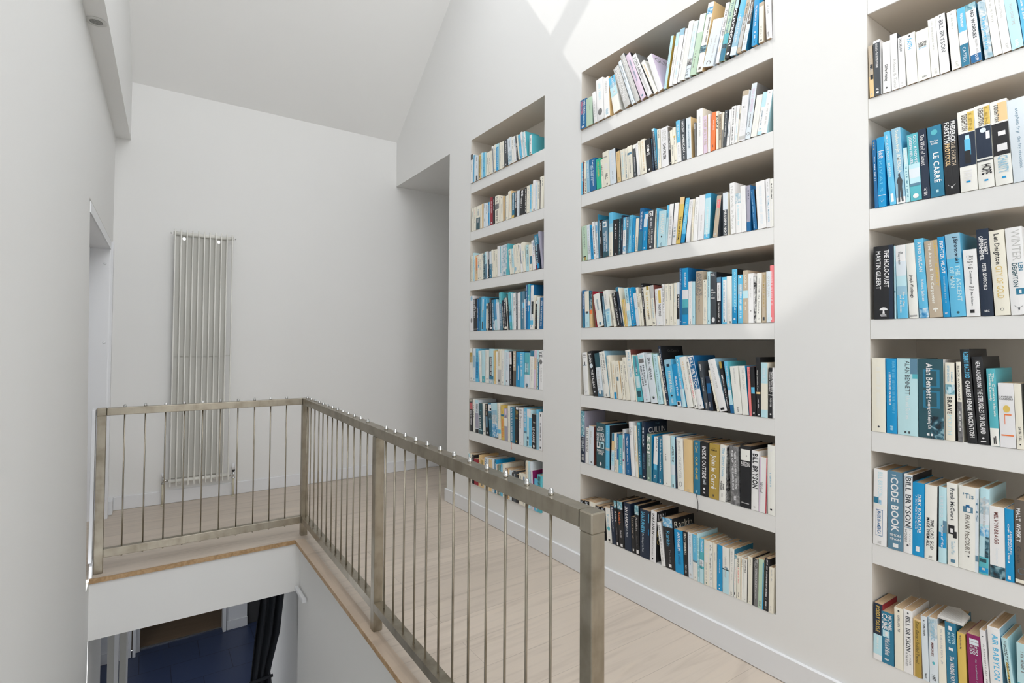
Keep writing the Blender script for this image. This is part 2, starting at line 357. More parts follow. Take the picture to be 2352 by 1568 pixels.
# doorway frames of the lower hall
def onf(px, py): return on_z(px, py, ZF)
a = onf(512, 1452); b = onf(519, 1450); c = onf(568, 1438)
f = MB(); f.box(a.x, b.x, a.y, 8.28, ZF+.003, -.317, M_trim); fr = struct(f, 'door_2')
f = MB(); f.box(b.x+.008, c.x, a.y+.03, a.y+.12, ZF+.003, -.317, M_trim); f.box(b.x+.008, c.x+.004, a.y+.018, a.y+.03, ZF+.003, ZF+.12, M_trim); struct(f, 'wall_lower_pier')
f = MB(); f.box(c.x+.01, LX1, a.y+.06, a.y+.1, ZF+.003, -.317, M_dark); struct(f, 'door_3')  # dark sheet standing in for the darkness of an open doorway
a = onf(293, 1514); b = onf(301, 1512); c = onf(311, 1509); d = onf(321, 1491)
f = MB(); f.box(LX0, b.x, b.y+.03, b.y+.1, ZF+.003, -.317, M_trim); f.box(LX0, b.x, b.y+.018, b.y+.03, ZF+.003, ZF+.12, M_trim); f.box(b.x+.012, c.x, c.y, c.y+.1, ZF+.003, -.317, M_trim); f.box(c.x, d.x, c.y+.1, 8.28, ZF+.003, -.317, M_trim); struct(f, 'wall_lower_pier_left')
f = MB(); yj = 5.3
def colx(px, y, py=1520): return on_y(px, py, y).x
for p0, p1, dy, mt in ((246, 262, 0, M_radb), (262, 272, -.03, M_trim), (274, 289, 0, M_radb), (289, 293, .05, M_trim)):
    f.box(colx(p0, yj), colx(p1, yj), yj+dy, yj+.1+dy, ZF+.003, -.317, mt)
struct(f, 'door_4')
SKY, SUN, EXPO = 4.7, 1.25, 0.0

# ------------------------------------------------------------------ railing round the stair opening
rail = thing('railing', 'brushed steel railing with thin vertical rods around the open stairwell', 'railing', (.85, 3.59, 0))
def rb(mb, name, **k):
    o = mb.build(name, rail, **k); o.matrix_parent_inverse = Matrix.Translation((-.85, -3.59, 0)); return o
PW = .04; XN, YN = .822, .887              # far end posts and near end of the long side (which runs slightly askew)
def xr_(y): return .853-(3.59-y)*(.853-XN-.003)/(3.59-YN)     # centre line of the long side
def zt_(y): return .871-(3.59-y)*(.871-.8625)/(3.59-YN)        # its top drops a little towards the viewer
def post(x, y, z1, z0=.0006):
    q = MB(); q.bbox(x-PW/2, x+PW/2, y-PW/2, y+PW/2, z0, z1, M_steel, .002); return q
rb(post(-.188, 3.60, .832), 'post'); rb(post(.853, 3.598, .832), 'post'); rb(post(xr_(2.247), 2.247, zt_(2.247)-.0405), 'post')
rb(post(xr_(YN)+.001, YN, zt_(YN)-.0455), 'post')
q = MB(); q.bbox(-.166, .8325, 3.58, 3.62, .832, .871, M_steel, .002); rb(q, 'top_rail')
q = MB(); q.bbox(-.168, .8325, 3.58, 3.62, .081, .124, M_steel, .002); rb(q, 'bottom_rail')
def skew(y0, y1, zo, h, wd=PW):
    q = MB(); v = []
    for z in (0, 1):
        for x, y in ((-1, y0), (1, y0), (1, y1), (-1, y1)):
            v.append((xr_(y)+x*wd/2, y, (zt_(y)-h if not z else zt_(y)) if zo is None else zo+(h if z else 0)))
    q.hexa(v, M_steel)
    for s in (-1, 1):                       # bright worn edge line
        pass
    return q
rb(skew(YN+.0225, 3.6195, None, .0385), 'top_rail')
rb(skew(YN+.021, 2.226, .090, .034), 'bottom_rail'); rb(skew(2.268, 3.577, .088, .036), 'bottom_rail')
q = MB(); q.bbox(xr_(YN)+.001-.0215, xr_(YN)+.001+.0215, YN-.0215, YN+.0215, zt_(YN)-.045, zt_(YN)+.001, M_steel, .003); rb(q, 'corner_cap')
q = MB(); q.bbox(-.2095, -.1668, 3.5785, 3.6215, .831, .872, M_steel, .003); rb(q, 'corner_cap')
def rod(x, y, z1):
    q = MB(); q.tube((x, y, .077), (x, y, z1+.004), .0038, M_steel, n=10); o = rb(q, 'rod')
    n = MB(); n.lathe((x, y, z1), [(.0072, .0003), (.0072, .0065), (.0062, .0070), (.0062, .0115), (.0045, .0152), (.0014, .0168)], M_bolt, 12); c = n.build('cap_nut', o)
    n = MB(); n.lathe((x, y, .0705), [(.0025, 0), (.0042, .002), (.0042, .0105)], M_steel, 10); n.build('rod_end', o)
for k in (413, 600, 781, 951, 1116, 1276, 1432, 1582, 1727, 1870): rod(on_y(180+k/3.92, 1000, 3.6).x, 3.6, .871)
for y in [3.545, 3.447, 3.35, 3.253, 3.164, 3.064, 2.967, 2.874, 2.779, 2.685, 2.586, 2.488, 2.389, 2.158, 2.056, 1.953, 1.851, 1.750, 1.647, 1.545, 1.442, 1.339, 1.238, 1.137, 1.035]: rod(xr_(y), y, zt_(y))

# ------------------------------------------------------------------ radiator on the far wall
rad = thing('radiator', 'tall slim ivory column radiator hanging on the far white wall', 'radiator', (.37, YE, 0))
def rp(mb, name, parent=rad):
    o = mb.build(name, parent)
    if parent is rad: o.matrix_parent_inverse = Matrix.Translation((-.37, -YE, 0))
    return o
yf = YE-.085; x0, x1 = .176, .572; pit = (x1-x0)/10.
x0 = on_y(403, 525, yf).x; x1 = on_y(534.5, 538, yf).x; pit = (x1-x0)/10
zt, zb = on_y(403, 525, yf).z, on_y(394, 1118, yf).z
for i in range(11):
    x = x0+pit*i; q = MB(); q.bbox(x-.0042, x+.0042, yf-.004, yf+.018, zb, zt, M_rad, .002); rp(q, 'fin')
for i in range(9):
    x = x0+pit*i; q = MB(); q.bbox(x+.0025, x+pit+.001, yf+.034, yf+.042, zb+.055, zt-.04, M_radb, .002); rp(q, 'rear_panel')
for z in (zt-.03, zb+.035):
    q = MB(); q.tube((x0-.012, yf+.026, z), (x1+.012, yf+.026, z), .0145, M_rad, n=16); rp(q, 'header_pipe')
q = MB(); q.box(x0, x1, yf+.018, yf+.021, 1.118, 1.124, M_radb); rp(q, 'tie_bar')
for xx in (x0-.02, x1+.02):
    q = MB(); q.tube((xx, yf+.026, zt-.03), (xx+(.009 if xx > x0 else -.009), yf+.026, zt-.03), .006, M_bolt, n=10); rp(q, 'end_plug')
for xx in (x0+pit*1.55, x1-pit*2.4):
    q = MB(); q.tube((xx, yf+.03, zt-.066), (xx, YE-.0006, zt-.066), .012, M_bolt, n=14); rp(q, 'bracket')
    q = MB(); q.tube((xx, yf+.04, zb+.02), (xx, YE-.0006, zb+.02), .008, M_bolt, n=12); rp(q, 'bracket')
for k, (xx, zz) in enumerate(((x0-.044, zb+.052), (x1+.04, zb+.035))):
    yv = yf+.026; sx = 1 if k == 0 else -1
    q = MB(); q.tube((xx, yv, zz-.03), (xx, yv, zz+.024), .0085, M_bolt, n=12); q.tube((xx, yv, zz), (xx+sx*.034, yv, zz-.01), .0075, M_bolt, n=12)
    q.tube((xx, yv, zz-.030), (xx, yv, zz-.022), .0125, M_bolt, n=6); v = rp(q, 'valve')
    q = MB(); q.tube((xx, yv, zz+.024), (xx, yv, zz+(.05 if k == 0 else .038)), .011, M_trim if k == 0 else M_blk, n=14)
    if k: q.tube((xx, yv, zz+.038), (xx, yv, zz+.088), .0125, M_trim, .0105, n=14)
    rp(q, 'valve_head', v)
    q = MB(); q.tube((xx, yv, .001), (xx, yv, zz-.03), .0075, M_pipe, n=12); q.lathe((xx, yv, .0008), [(.013, 0), (.013, .004), (.008, .008)], M_pipe, 14); rp(q, 'supply_pipe')

# ------------------------------------------------------------------ downlight in the boxed beam, curtain and its track below
dl = on_z(180+800/19.6, 20+560/19.6, 2.72)
L = thing('downlight', 'round recessed spotlight in the underside of the white boxed beam', 'ceiling light', (dl.x, dl.y, 2.72))
q = MB(); q.lathe((0, 0, 0), [(.0415, -.0004), (.0425, -.003), (.040, -.006), (.027, -.006), (.025, -.003)], M_bezel, 32); q.build('bezel', L)
q = MB(); q.lathe((0, 0, 0), [(.0248, -.0035), (.0248, -.0046), (.020, -.0052)], M_lens, 24); q.build('lens', L)
t = MB(); yc = 4.3; v = []; NU, NV = 48, 26
ztop, zbot = -.3175, ZF+.03
for j in range(NV+1):
    z = ztop+(zbot-ztop)*j/NV
    zz = [(-.3175, .70, .93), (-.66, .715, .888), (-.95, .685, .862), (-1.19, .668, .80), (-1.26, .662, .81), (-1.6, .64, .84), (-2.62, .60, .86)]
    for (a0, l0, r0), (a1, l1, r1) in zip(zz[:-1], zz[1:]):
        if a0 >= z >= a1-1e-6: k = (a0-z)/(a0-a1); l = l0+(l1-l0)*k; r = r0+(r1-r0)*k; break
    k = (r-l)/.23
    for i in range(NU+1):
        u = i/NU; v.append((l+(r-l)*u, yc+.032*math.sin(u*2*PI*3.2+.5*math.sin(z*2))*(.6+.4*k)+.008*math.sin(u*31+z*3), z))
t.add(v, [(j*(NU+1)+i, j*(NU+1)+i+1, (j+1)*(NU+1)+i+1, (j+1)*(NU+1)+i) for j in range(NV) for i in range(NU)], M_curt, True)
CU = thing('curtain', 'charcoal curtain gathered to one side in the doorway below the landing', 'curtain', (.75, yc, ZF))
o = t.build('cloth', CU); o.matrix_parent_inverse = Matrix.Translation((-.75, -yc, -ZF))
md = o.modifiers.new('thick', 'SOLIDIFY'); md.thickness = .004
q = MB(); q.tube((.655, yc-.045, -1.215), (.81, yc-.045, -1.205), .011, M_curt, n=10)
o = q.build('tieback', CU); o.matrix_parent_inverse = Matrix.Translation((-.75, -yc, -ZF))
T = thing('curtain_track', 'short white track end on the stairwell wall under the landing edge', 'curtain track', (VX, 3.42, -.29))
q = MB(); q.bbox(VX-.012, VX+.0085, 3.325, 3.527, -.303, -.283, M_trim, .002); o = q.build('track', T); o.matrix_parent_inverse = Matrix.Translation((-VX, -3.42, .29))
q = MB(); q.bbox(VX-.0135, VX+.0085, 3.315, 3.3248, -.3045, -.2815, M_trim, .002); o = q.build('end_cap', T); o.matrix_parent_inverse = Matrix.Translation((-VX, -3.42, .29))

# ------------------------------------------------------------------ built-in bookcases
CASE_OBJ = []
for (nm, y0, y1, dp), lab in zip(CASES, ('narrow white built-in bookcase beside the passage opening', 'white built-in bookcase between the narrow one and the nearest one', 'white built-in bookcase cut off by the picture edge, with large hardbacks')):
    B = thing('bookcase', lab, 'bookcase', (D, y0, BOTS[6]), 'white bookcases built into the wall'); CASE_OBJ.append(B)
    inv = Matrix.Translation((-D, -y0, -BOTS[6]))
    def cp(mb, name):
        o = mb.build(name, B); o.matrix_parent_inverse = inv
    for i in range(6):
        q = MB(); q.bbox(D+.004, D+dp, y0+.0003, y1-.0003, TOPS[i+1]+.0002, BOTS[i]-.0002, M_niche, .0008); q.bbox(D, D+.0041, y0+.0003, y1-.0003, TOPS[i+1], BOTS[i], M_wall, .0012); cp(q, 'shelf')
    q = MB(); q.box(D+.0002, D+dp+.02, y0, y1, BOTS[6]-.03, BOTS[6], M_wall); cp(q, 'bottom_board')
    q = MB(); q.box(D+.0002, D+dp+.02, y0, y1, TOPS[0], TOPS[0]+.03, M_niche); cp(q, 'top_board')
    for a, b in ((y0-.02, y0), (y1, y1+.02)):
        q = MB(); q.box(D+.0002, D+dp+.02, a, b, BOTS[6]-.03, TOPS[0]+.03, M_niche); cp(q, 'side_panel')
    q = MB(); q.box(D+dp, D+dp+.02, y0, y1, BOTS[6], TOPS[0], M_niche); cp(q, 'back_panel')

# ------------------------------------------------------------------ lettering: one flat mesh per character, made once
GL = {}
def glyph(ch, bold):
    k = (ch, bold)
    if k not in GL:
        c = bpy.data.curves.new('glyph', 'FONT'); c.body = ch; c.size = 1; c.resolution_u = 2; c.offset = .022 if bold else 0
        o = bpy.data.objects.new('glyph', c); me = o.to_mesh()
        vs = [(p.co.x, p.co.y) for p in me.vertices]; fs = [tuple(p.vertices) for p in me.polygons]
        o.to_mesh_clear(); bpy.data.objects.remove(o); bpy.data.curves.remove(c)
        x0 = min((p[0] for p in vs), default=0); x1 = max((p[0] for p in vs), default=.2)
        GL[k] = ([(p[0]-x0, p[1]) for p in vs], fs, x1-x0)
    return GL[k]
def line(text, bold=True):
    x = 0; out = []
    for ch in text:
        if ch == ' ': x += .32; continue
        vs, fs, wd = glyph(ch, bold); out.append((x, vs, fs)); x += wd+.085
    return out, max(x-.085, .1)

# ------------------------------------------------------------------ books
LIGHT = set('WCILPZXVFEyGS5')
RNG = random.Random(7)
def book_meshes(b):
    """Cover (boards, rounded spine, lettering) and page block, spine towards -x, thickness along -y from the origin, standing on z = 0."""
    w, h, dp = b['w'], b['h'], b['dp']; hard = h > .212
    t = min(.0022 if hard else .0011, .2*w); bl = (.0014 if hard else .0006)*min(1, w/.02)
    N = 6 if w > .006 else 2
    cv = lambda v: bl*(2*v/w-1)**2
    C = MB(); base = cmat(b['c']); rc = cmat(b['r']) if b['r'] else base
    sp = [(cv(w*i/N), w*i/N) for i in range(N+1)]
    outer = [(dp, 0)]+sp+[(dp, w)]
    inner = [(dp, w-t)]+[(t+bl*1.1, w-t), (t+bl*1.1, t)]+[(dp, t)]
    P = outer+inner; n = len(P)
    for i in range(n):
        (xa, va), (xb_, vb) = P[i], P[(i+1) % n]
        mt = rc if i == len(outer)-2 else base
        C.face([(xa, -va, 0), (xb_, -vb, 0), (xb_, -vb, h), (xa, -va, h)], mt, 1 <= i <= N)
    for z in (0, h):
        o_ = [(x, -v, z) for x, v in outer]; i_ = [(x, -v, z) for x, v in inner]
        C.face([o_[0], o_[1], i_[2], i_[3]], base); C.face([o_[1+N], o_[2+N], i_[0], i_[1]], base)
        C.face(o_[1:N+2]+[i_[1], i_[2]], base)
    lay = [0]
    def strip(v0, v1, z0, z1, mt):
        lay[0] += 1; e = .00012*lay[0]+.00008; k = max(1, int(round(N*(v1-v0)/w)))
        for i in range(k):
            a, c = v0+(v1-v0)*i/k, v0+(v1-v0)*(i+1)/k
            C.face([(cv(a)-e, -a, z0), (cv(c)-e, -c, z0), (cv(c)-e, -c, z1), (cv(a)-e, -a, z1)], mt, True)
    def flat(vs, fs, mt, e):                # vs: (v, z) pairs on the spine
        C.add([(-e, -v, z) for v, z in vs], fs, mt)
    written = False
    for op in b['ops']:
        f = op.split(','); k = f[0][0]; arg = f[0][2:]
        if k == 'b': strip(0.0002, w-.0002, h*(1-float(f[2])), h*(1-float(f[1])), cmat(arg))
        elif k == 'p': strip(w*float(f[3]), w*float(f[4]), h*(1-float(f[2])), h*(1-float(f[1])), cmat(arg))
        elif k in 'tu':                     # running down (t: heavy, u: light)
            written = True; lay[0] += .2; e = .00012*lay[0]+.00012
            a, c = float(f[1]), float(f[2]); pos = float(f[4]) if len(f) > 4 else .5; sz = (float(f[5]) if len(f) > 5 else .5)*w/.72
            ln, tw = line(arg, k == 't'); s = (c-a)*h/tw; mt = cmat(f[3])
            for x, vs, fs in ln: flat([(w*pos+(q[1]-.36)*sz, h*(1-a)-(x+q[0])*s) for q in vs], fs, mt, e)
        elif k == 'h':                      # straight across
            written = True; lay[0] += .2; e = .00012*lay[0]+.00012
            a, c = float(f[1]), float(f[2]); pos = float(f[4]) if len(f) > 4 else .5; wd = (float(f[5]) if len(f) > 5 else .8)*w
            ln, tw = line(arg); s = wd/tw; sz = (c-a)*h/.72; mt = cmat(f[3])
            for x, vs, fs in ln: flat([(w*pos-wd/2+(x+q[0])*s, h*(1-c)+q[1]*sz) for q in vs], fs, mt, e)
        elif k == 'd':                      # lettering too small to read: broken strokes
            written = True; lay[0] += .2; e = .00012*lay[0]+.00012; a, c = float(f[1]), float(f[2]); mt = cmat(arg)
            pos = float(f[3]) if len(f) > 3 else .5; sz = (float(f[4]) if len(f) > 4 else .26)*w; z = h*(1-a); end = h*(1-c)
            while z > end:
                d = RNG.uniform(.002, .0045); o2 = RNG.uniform(-.12, .12)*sz
                flat([(w*pos-sz/2+o2, z), (w*pos+sz/2+o2, z), (w*pos+sz/2+o2, z-d*.55), (w*pos-sz/2+o2, z-d*.55)], [(0, 1, 2, 3)], mt, e)
                z -= d*(1 if RNG.random() > .16 else 2.4)
        elif k == 'o':                      # oval or round device
            lay[0] += .2; e = .00012*lay[0]+.00012; zc = h*(1-float(f[1])); r = float(f[2])*w; ry = r*(float(f[3]) if len(f) > 3 else 1)
            flat([(w/2+r*math.cos(2*PI*i/20), zc+ry*math.sin(2*PI*i/20)) for i in range(20)], [tuple(range(20))], cmat(arg), e)
        elif k == 'H':                      # horned colophon
            lay[0] += .2; e = .00012*lay[0]+.00012; zc = h*(1-float(f[1])); s = .30*w; mt = cmat(arg)
            for sg in (-1, 1):
                pts = [(.08, -.55), (.16, .05), (.42, .25), (.72, .35), (.86, .75)]; wd = [.10, .13, .13, .10, .03]; vs = []
                for (px, pz), d in zip(pts, wd): vs += [(w/2+sg*s*(px-d), zc+s*(pz-d*.4)), (w/2+sg*s*(px+d*.6), zc+s*(pz+d))]
                flat(vs, [(2*i, 2*i+1, 2*i+3, 2*i+2) for i in range(4)], mt, e)
        elif k == 'c':                      # big lettering on the cover that faces along the shelf
            a, c, xa, xb_ = map(float, f[1:5]); ln, tw = line(arg, False); s = (xb_-xa)*dp/tw; sz = (c-a)*h/.72; mt = cmat(f[5])
            for x, vs, fs in ln: C.add([(xa*dp+(x+q[0])*s, -w-.0002, h*(1-c)+q[1]*sz) for q in vs], fs, mt)
        elif k == 'T':                      # little tree colophon
            lay[0] += .2; e = .00012*lay[0]+.00012; zc = h*(1-float(f[1])); s = .2*w; mt = cmat(arg)
            flat([(w/2+s*math.cos(PI*i/10)*(1+.08*(i % 2)), zc+s*.8*math.sin(PI*i/10)) for i in range(11)], [tuple(range(11))], mt, e)
            flat([(w/2-s*.18, zc), (w/2+s*.18, zc), (w/2+s*.3, zc-s), (w/2-s*.3, zc-s)], [(0, 1, 2, 3)], mt, e)
        elif k == 'M':                      # standing figure in a dark suit
            lay[0] += .2; e = .00012*lay[0]+.00012; z0 = h*(1-float(f[2])); z1 = h*(1-float(f[1])); H_ = z1-z0; mt = cmat(arg)
            flat([(w*(.5+x), z0+H_*z) for x, z in ((-.3, 0), (-.08, 0), (0, .4), (.1, 0), (.3, 0), (.24, .5), (.34, .72), (.16, .86), (-.12, .86), (-.34, .7), (-.2, .62), (-.22, .45))], [(0, 1, 2, 11), (2, 3, 4, 5), (2, 5, 6, 7, 8, 9, 10, 11)], mt, e)
            flat([(w*(.52+.12*math.cos(2*PI*i/12)), z0+H_*.92+.07*H_*math.sin(2*PI*i/12)) for i in range(12)], [tuple(range(12))], mt, e)
    if not written and w > .006:
        a = RNG.uniform(.08, .3); dark = b['c'] in LIGHT
        f_ = 'd '+(RNG.choice('GGkDct') if dark else RNG.choice('WLCZ')); c = min(.8, a+RNG.uniform(.25, .5))
        lay[0] += .2; e = .00012*lay[0]+.00012; z = h*(1-a); mt = cmat(f_[2]); sz = .26*w
        while z > h*(1-c):
            d = RNG.uniform(.002, .0045); o2 = RNG.uniform(-.1, .1)*sz
            flat([(w*.5-sz/2+o2, z), (w*.5+sz/2+o2, z), (w*.5+sz/2+o2, z-d*.55), (w*.5-sz/2+o2, z-d*.55)], [(0, 1, 2, 3)], mt, e)
            z -= d*(1 if RNG.random() > .16 else 2.4)
        if RNG.random() < .6:
            flat([(w*.34, h*.05), (w*.66, h*.05), (w*.66, h*.05+w*.3), (w*.34, h*.05+w*.3)], [(0, 1, 2, 3)], mt, e)
    Pg = MB(); ov = .0028 if hard else .0004; x0 = t+bl*1.1+.0002
    Pg.box(x0, dp-(.004 if hard else .0002), -(w-t)+.0001, -t-.0001, ov, h-ov, M_pagew if b.get('pale') else M_page)
    return C, Pg
BOOKS = []
def row(case, op, sc, ox, oy, data, yb=None, over=.002, tan=True):
    X = D-over; zs = BOTS[op-1]+.0004; rows = []
    for ln in data.strip().splitlines():
        head, *ops = [q.strip() for q in ln.strip().split(';')]
        p = head.split(); xb, xt, yt, xe = map(float, p[:4]); c = p[4]; r = p[5] if len(p) > 5 else None
        px = lambda x: ox+x/sc
        pt = on_x(px(xt), oy+yt/sc, X)
        if yb is None: y_b = col_y(px(xb), X, zs); y_e = col_y(px(xe), X, zs); zb = zs
        else: q = on_x(px(xb), oy+yb/sc, X); y_b, zb = q.y, q.z; y_e = on_x(px(xe), oy+yb/sc, X).y
        ph = math.atan2(pt.y-y_b, pt.z-zb)
        if abs(ph) < .012: ph = 0
        if yb is not None: y_b += math.tan(ph)*(zs-zb); y_e += math.tan(ph)*(zs-zb)
        w_ = max(.0035, (y_b-y_e)*math.cos(ph)-.0004); z0 = zs
        if ph < 0: z0 = zs+w_*math.sin(-ph)
        h_ = (pt.z-z0)/math.cos(ph)
        h_ = min(h_, (TOPS[op-1]-.003-z0-(w_*math.sin(ph) if ph > 0 else 0))/math.cos(ph))
        rows.append(dict(case=case, op=op, w=w_, h=h_, y=y_b, z=z0, X=X, ph=ph, c=c, r=r, ops=ops, dp=.112 if h_ < .185 else .132 if h_ < .212 else .155, pale=not tan))
    lo, hi = CASES[case][1]+.0012, CASES[case][2]-.0012
    for i, b in enumerate(rows):
        b['i'] = i; b['n'] = len(rows)
        if b['dp'] > CASES[case][3]-.01: b['dp'] = CASES[case][3]-.01
    def span(b, z):                         # far and near edge of a book at height z (None above it)
        s, c = math.sin(b['ph']), math.cos(b['ph'])
        P = [(b['y'], b['z']), (b['y']-b['w']*c, b['z']+b['w']*s), (b['y']-b['w']*c+b['h']*s, b['z']+b['w']*s+b['h']*c), (b['y']+b['h']*s, b['z']+b['h']*c)]
        ys = []
        for (ya, za), (yb_, zb_) in zip(P, P[1:]+P[:1]):
            if abs(za-zb_) < 1e-9: ys += [ya, yb_] if abs(za-z) < 1e-6 else []
            elif min(za, zb_)-1e-9 <= z <= max(za, zb_)+1e-9: ys.append(ya+(yb_-ya)*(z-za)/(zb_-za))
        return (max(ys), min(ys)) if ys else None
    for k in range(3):
        for a, b in zip(rows[:-1], rows[1:]):
            d = 0
            for j in range(0, 25):
                z = zs+.001+j*.013; sa, sb = span(a, z), span(b, z)
                if sa and sb: d = max(d, sb[0]-sa[1]+.0003)
            if d > 0:
                q = min(d, a['w']*(.5 if k else .3)); q = min(q, a['w']-.003); q = max(q, 0)
                if a['ph'] < 0: a['z'] -= q*math.sin(-a['ph'])
                a['w'] -= q; d -= q
                if d > 0 and b['w'] > .006:  # the nearer one gives way on its far side
                    q = min(d, b['w']*.35); b['w'] -= q; b['y'] -= q*math.cos(b['ph'])
                    if b['ph'] > 0: b['z'] += 0
                    else: b['z'] += 0
    for b in rows:
        ext = [span(b, b['z']+.002+j*.01) for j in range(30)]; ext = [e for e in ext if e]
        a_, z_ = max(e[0] for e in ext), min(e[1] for e in ext)
        if a_ > hi: b['y'] -= a_-hi
        elif z_ < lo: b['y'] += lo-z_
    BOOKS.extend(rows)

# ------------------------------------------------------------------ what stands on each shelf (edges as read off each shelf; xb xt yt xe colour [near side]; marks)
# near bookcase
row(2, 2, 6.27, 1980, 0, '''
112 85 672 175 E;b y,.6,1;p K,.37,.46,.3,.95;p K,.57,.66,.3,.95
177 158 600 275 D W;b W,0,.045;t HALO BOB • THE GOSTES TOUCHES,.06,.5,W,.5,.3;h BBC,.87,.9,W,.5,.4;o W,.945,.2
303 290 620 420 W;t Clifford Hanley,.45,.78,K,.5,.42;o K,.91,.1,1.4
428 400 510 530 W D;t Athena & Tunisi,.45,.97,G,.55,.4
535 512 550 640 W;t SAUL BELLOW,.03,.3,D,.45,.34;d G,.9,.98
652 605 515 805 I;t FAITH,.1,.31,S,.48,.42;o D,.05,.1
810 770 465 998 I;h LEON,.24,.285,K,.5,.62;h URIS,.29,.335,K,.5,.62;h EXODUS,.345,.37,S,.5,.6;h CORGI,.92,.955,D,.5,.34
1003 943 295 1122 I;d G,.05,.55,.5,.2;t KAFF,.88,.97,G,.6,.3
1130 1052 240 1270 Z K;u BILL BRYSON,.1,.65,D,.55,.44;o K,.04,.08
1295 1215 190 1430 I;d G,.04,.3,.5,.2;t KAFF,.88,.97,G,.6,.3
1435 1360 140 1568 W;b S,0,.41;b T,.63,1;d W,.1,.34,.5,.3;u CATFISH,.68,.93,P,.5,.4
1575 1478 85 1728 Z T;b 1,0,.11;t NO WORRIES,.13,.6,D,.62,.34;d G,.63,.85,.7,.2;b U,.865,1;t DUFF,.88,.98,W,.6,.3
1772 1660 35 1892 5;t Desperado,.28,.85,S,.5,.46
1896 1770 -10 2022 I;d G,.05,.42,.5,.22
2026 1900 -40 2155 W;u UNFORGETTABLE,.06,.4,G,.5,.24;t KAFF,.86,.95,G,.6,.3
2162 2030 -60 2332 L;u MAN OVERTIME,.2,.58,G,.5,.26;d W,.85,.97
2338 2222 -90 2450 S;d W,.1,.5
''', over=.004)
row(2, 3, 5.226, 1980, 200, '''
152 118 640 194 U;d Y,.03,.15;d W,.25,.6
196 172 615 326 B;b W,.195,.203;b W,.83,.838;h Jilly,.215,.255,W,.5,.55;h Cooper,.26,.30,W,.5,.75;u RIVALS,.34,.78,S,.5,.45;H W,.92
333 255 545 411 S;u VIRTUE OF PLACE  JIM PERRIN,.05,.62,W,.45,.34;p W,.85,.96,.25,.7
416 348 510 526 c S;b W,.92,1;t Stephen Fry,.03,.3,C,.6,.34;t in AMERICA,.29,.6,I,.62,.42;M D,.6,.98
531 488 735 581 X;d W,.05,.3,.5,.4;d T,.35,.9,.5,.34
586 535 580 719 A;b L,.45,.52;b P,.52,.66;b L,.66,.74;b t,.74,.78;t GOD KNOWS,.03,.45,P,.72,.26;t JOSEPH HELLER,.03,.45,P,.32,.26;o W,.93,.26
723 665 520 822 N K;u The Wind of Sunset,.08,.52,W,.5,.55;h AJ,.84,.88,W,.5,.4;d W,.9,.96,.5,.4
826 780 490 992 T;o A,.09,.24,1;h Tinker Tailor,.2,.225,W,.45,.6;h Soldier,.235,.26,W,.5,.5;t LE CARRÉ,.38,.8,W,.55,.42;p X,.9,.94,.42,.6
999 960 425 1172 K;t FREDERICK,.02,.3,W,.72,.34;t THE FOURTH,.3,.62,E,.72,.3;t FORSYTH,.02,.3,W,.3,.36;t PROTOCOL,.31,.62,y,.3,.34;H W,.9
1186 1140 310 1392 I;p Y,.03,.27,.6,.98;t DEIGHTON,.05,.25,b,.42,.34;t LEN,.05,.25,o,.75,.2;b N,.28,.69;p L,.31,.5,.42,.66;p S,.36,.56,.36,.72;p K,.5,.66,.36,.7;t FAITH,.74,.86,Z,.5,.45;p B,.875,.895,.36,.62
1401 1340 240 1592 I;p Y,.03,.25,.6,.98;t DEIGHTON,.04,.25,b,.42,.34;t LEN,.04,.25,o,.75,.2;b N,.265,.64;o P,.31,.2,1;p W,.33,.42,.66,.9;p D,.66,.68,0,1;t HOPE,.72,.84,K,.6,.62;p B,.9,.92,.4,.65
1606 1530 190 1814 I;p y,.03,.25,.42,.98;t DEIGHTON,.05,.25,b,.36,.25;b K,.27,.65;p W,.37,.42,.36,.8;p Z,.52,.6,.25,.85;t CHARITY,.66,.86,c,.55,.6;p B,.905,.925,.4,.65
1822 1735 170 2080 P;u stephen fry,.12,.42,t,.45,.18;u the fry chronicles,.46,.84,t,.45,.17
''')
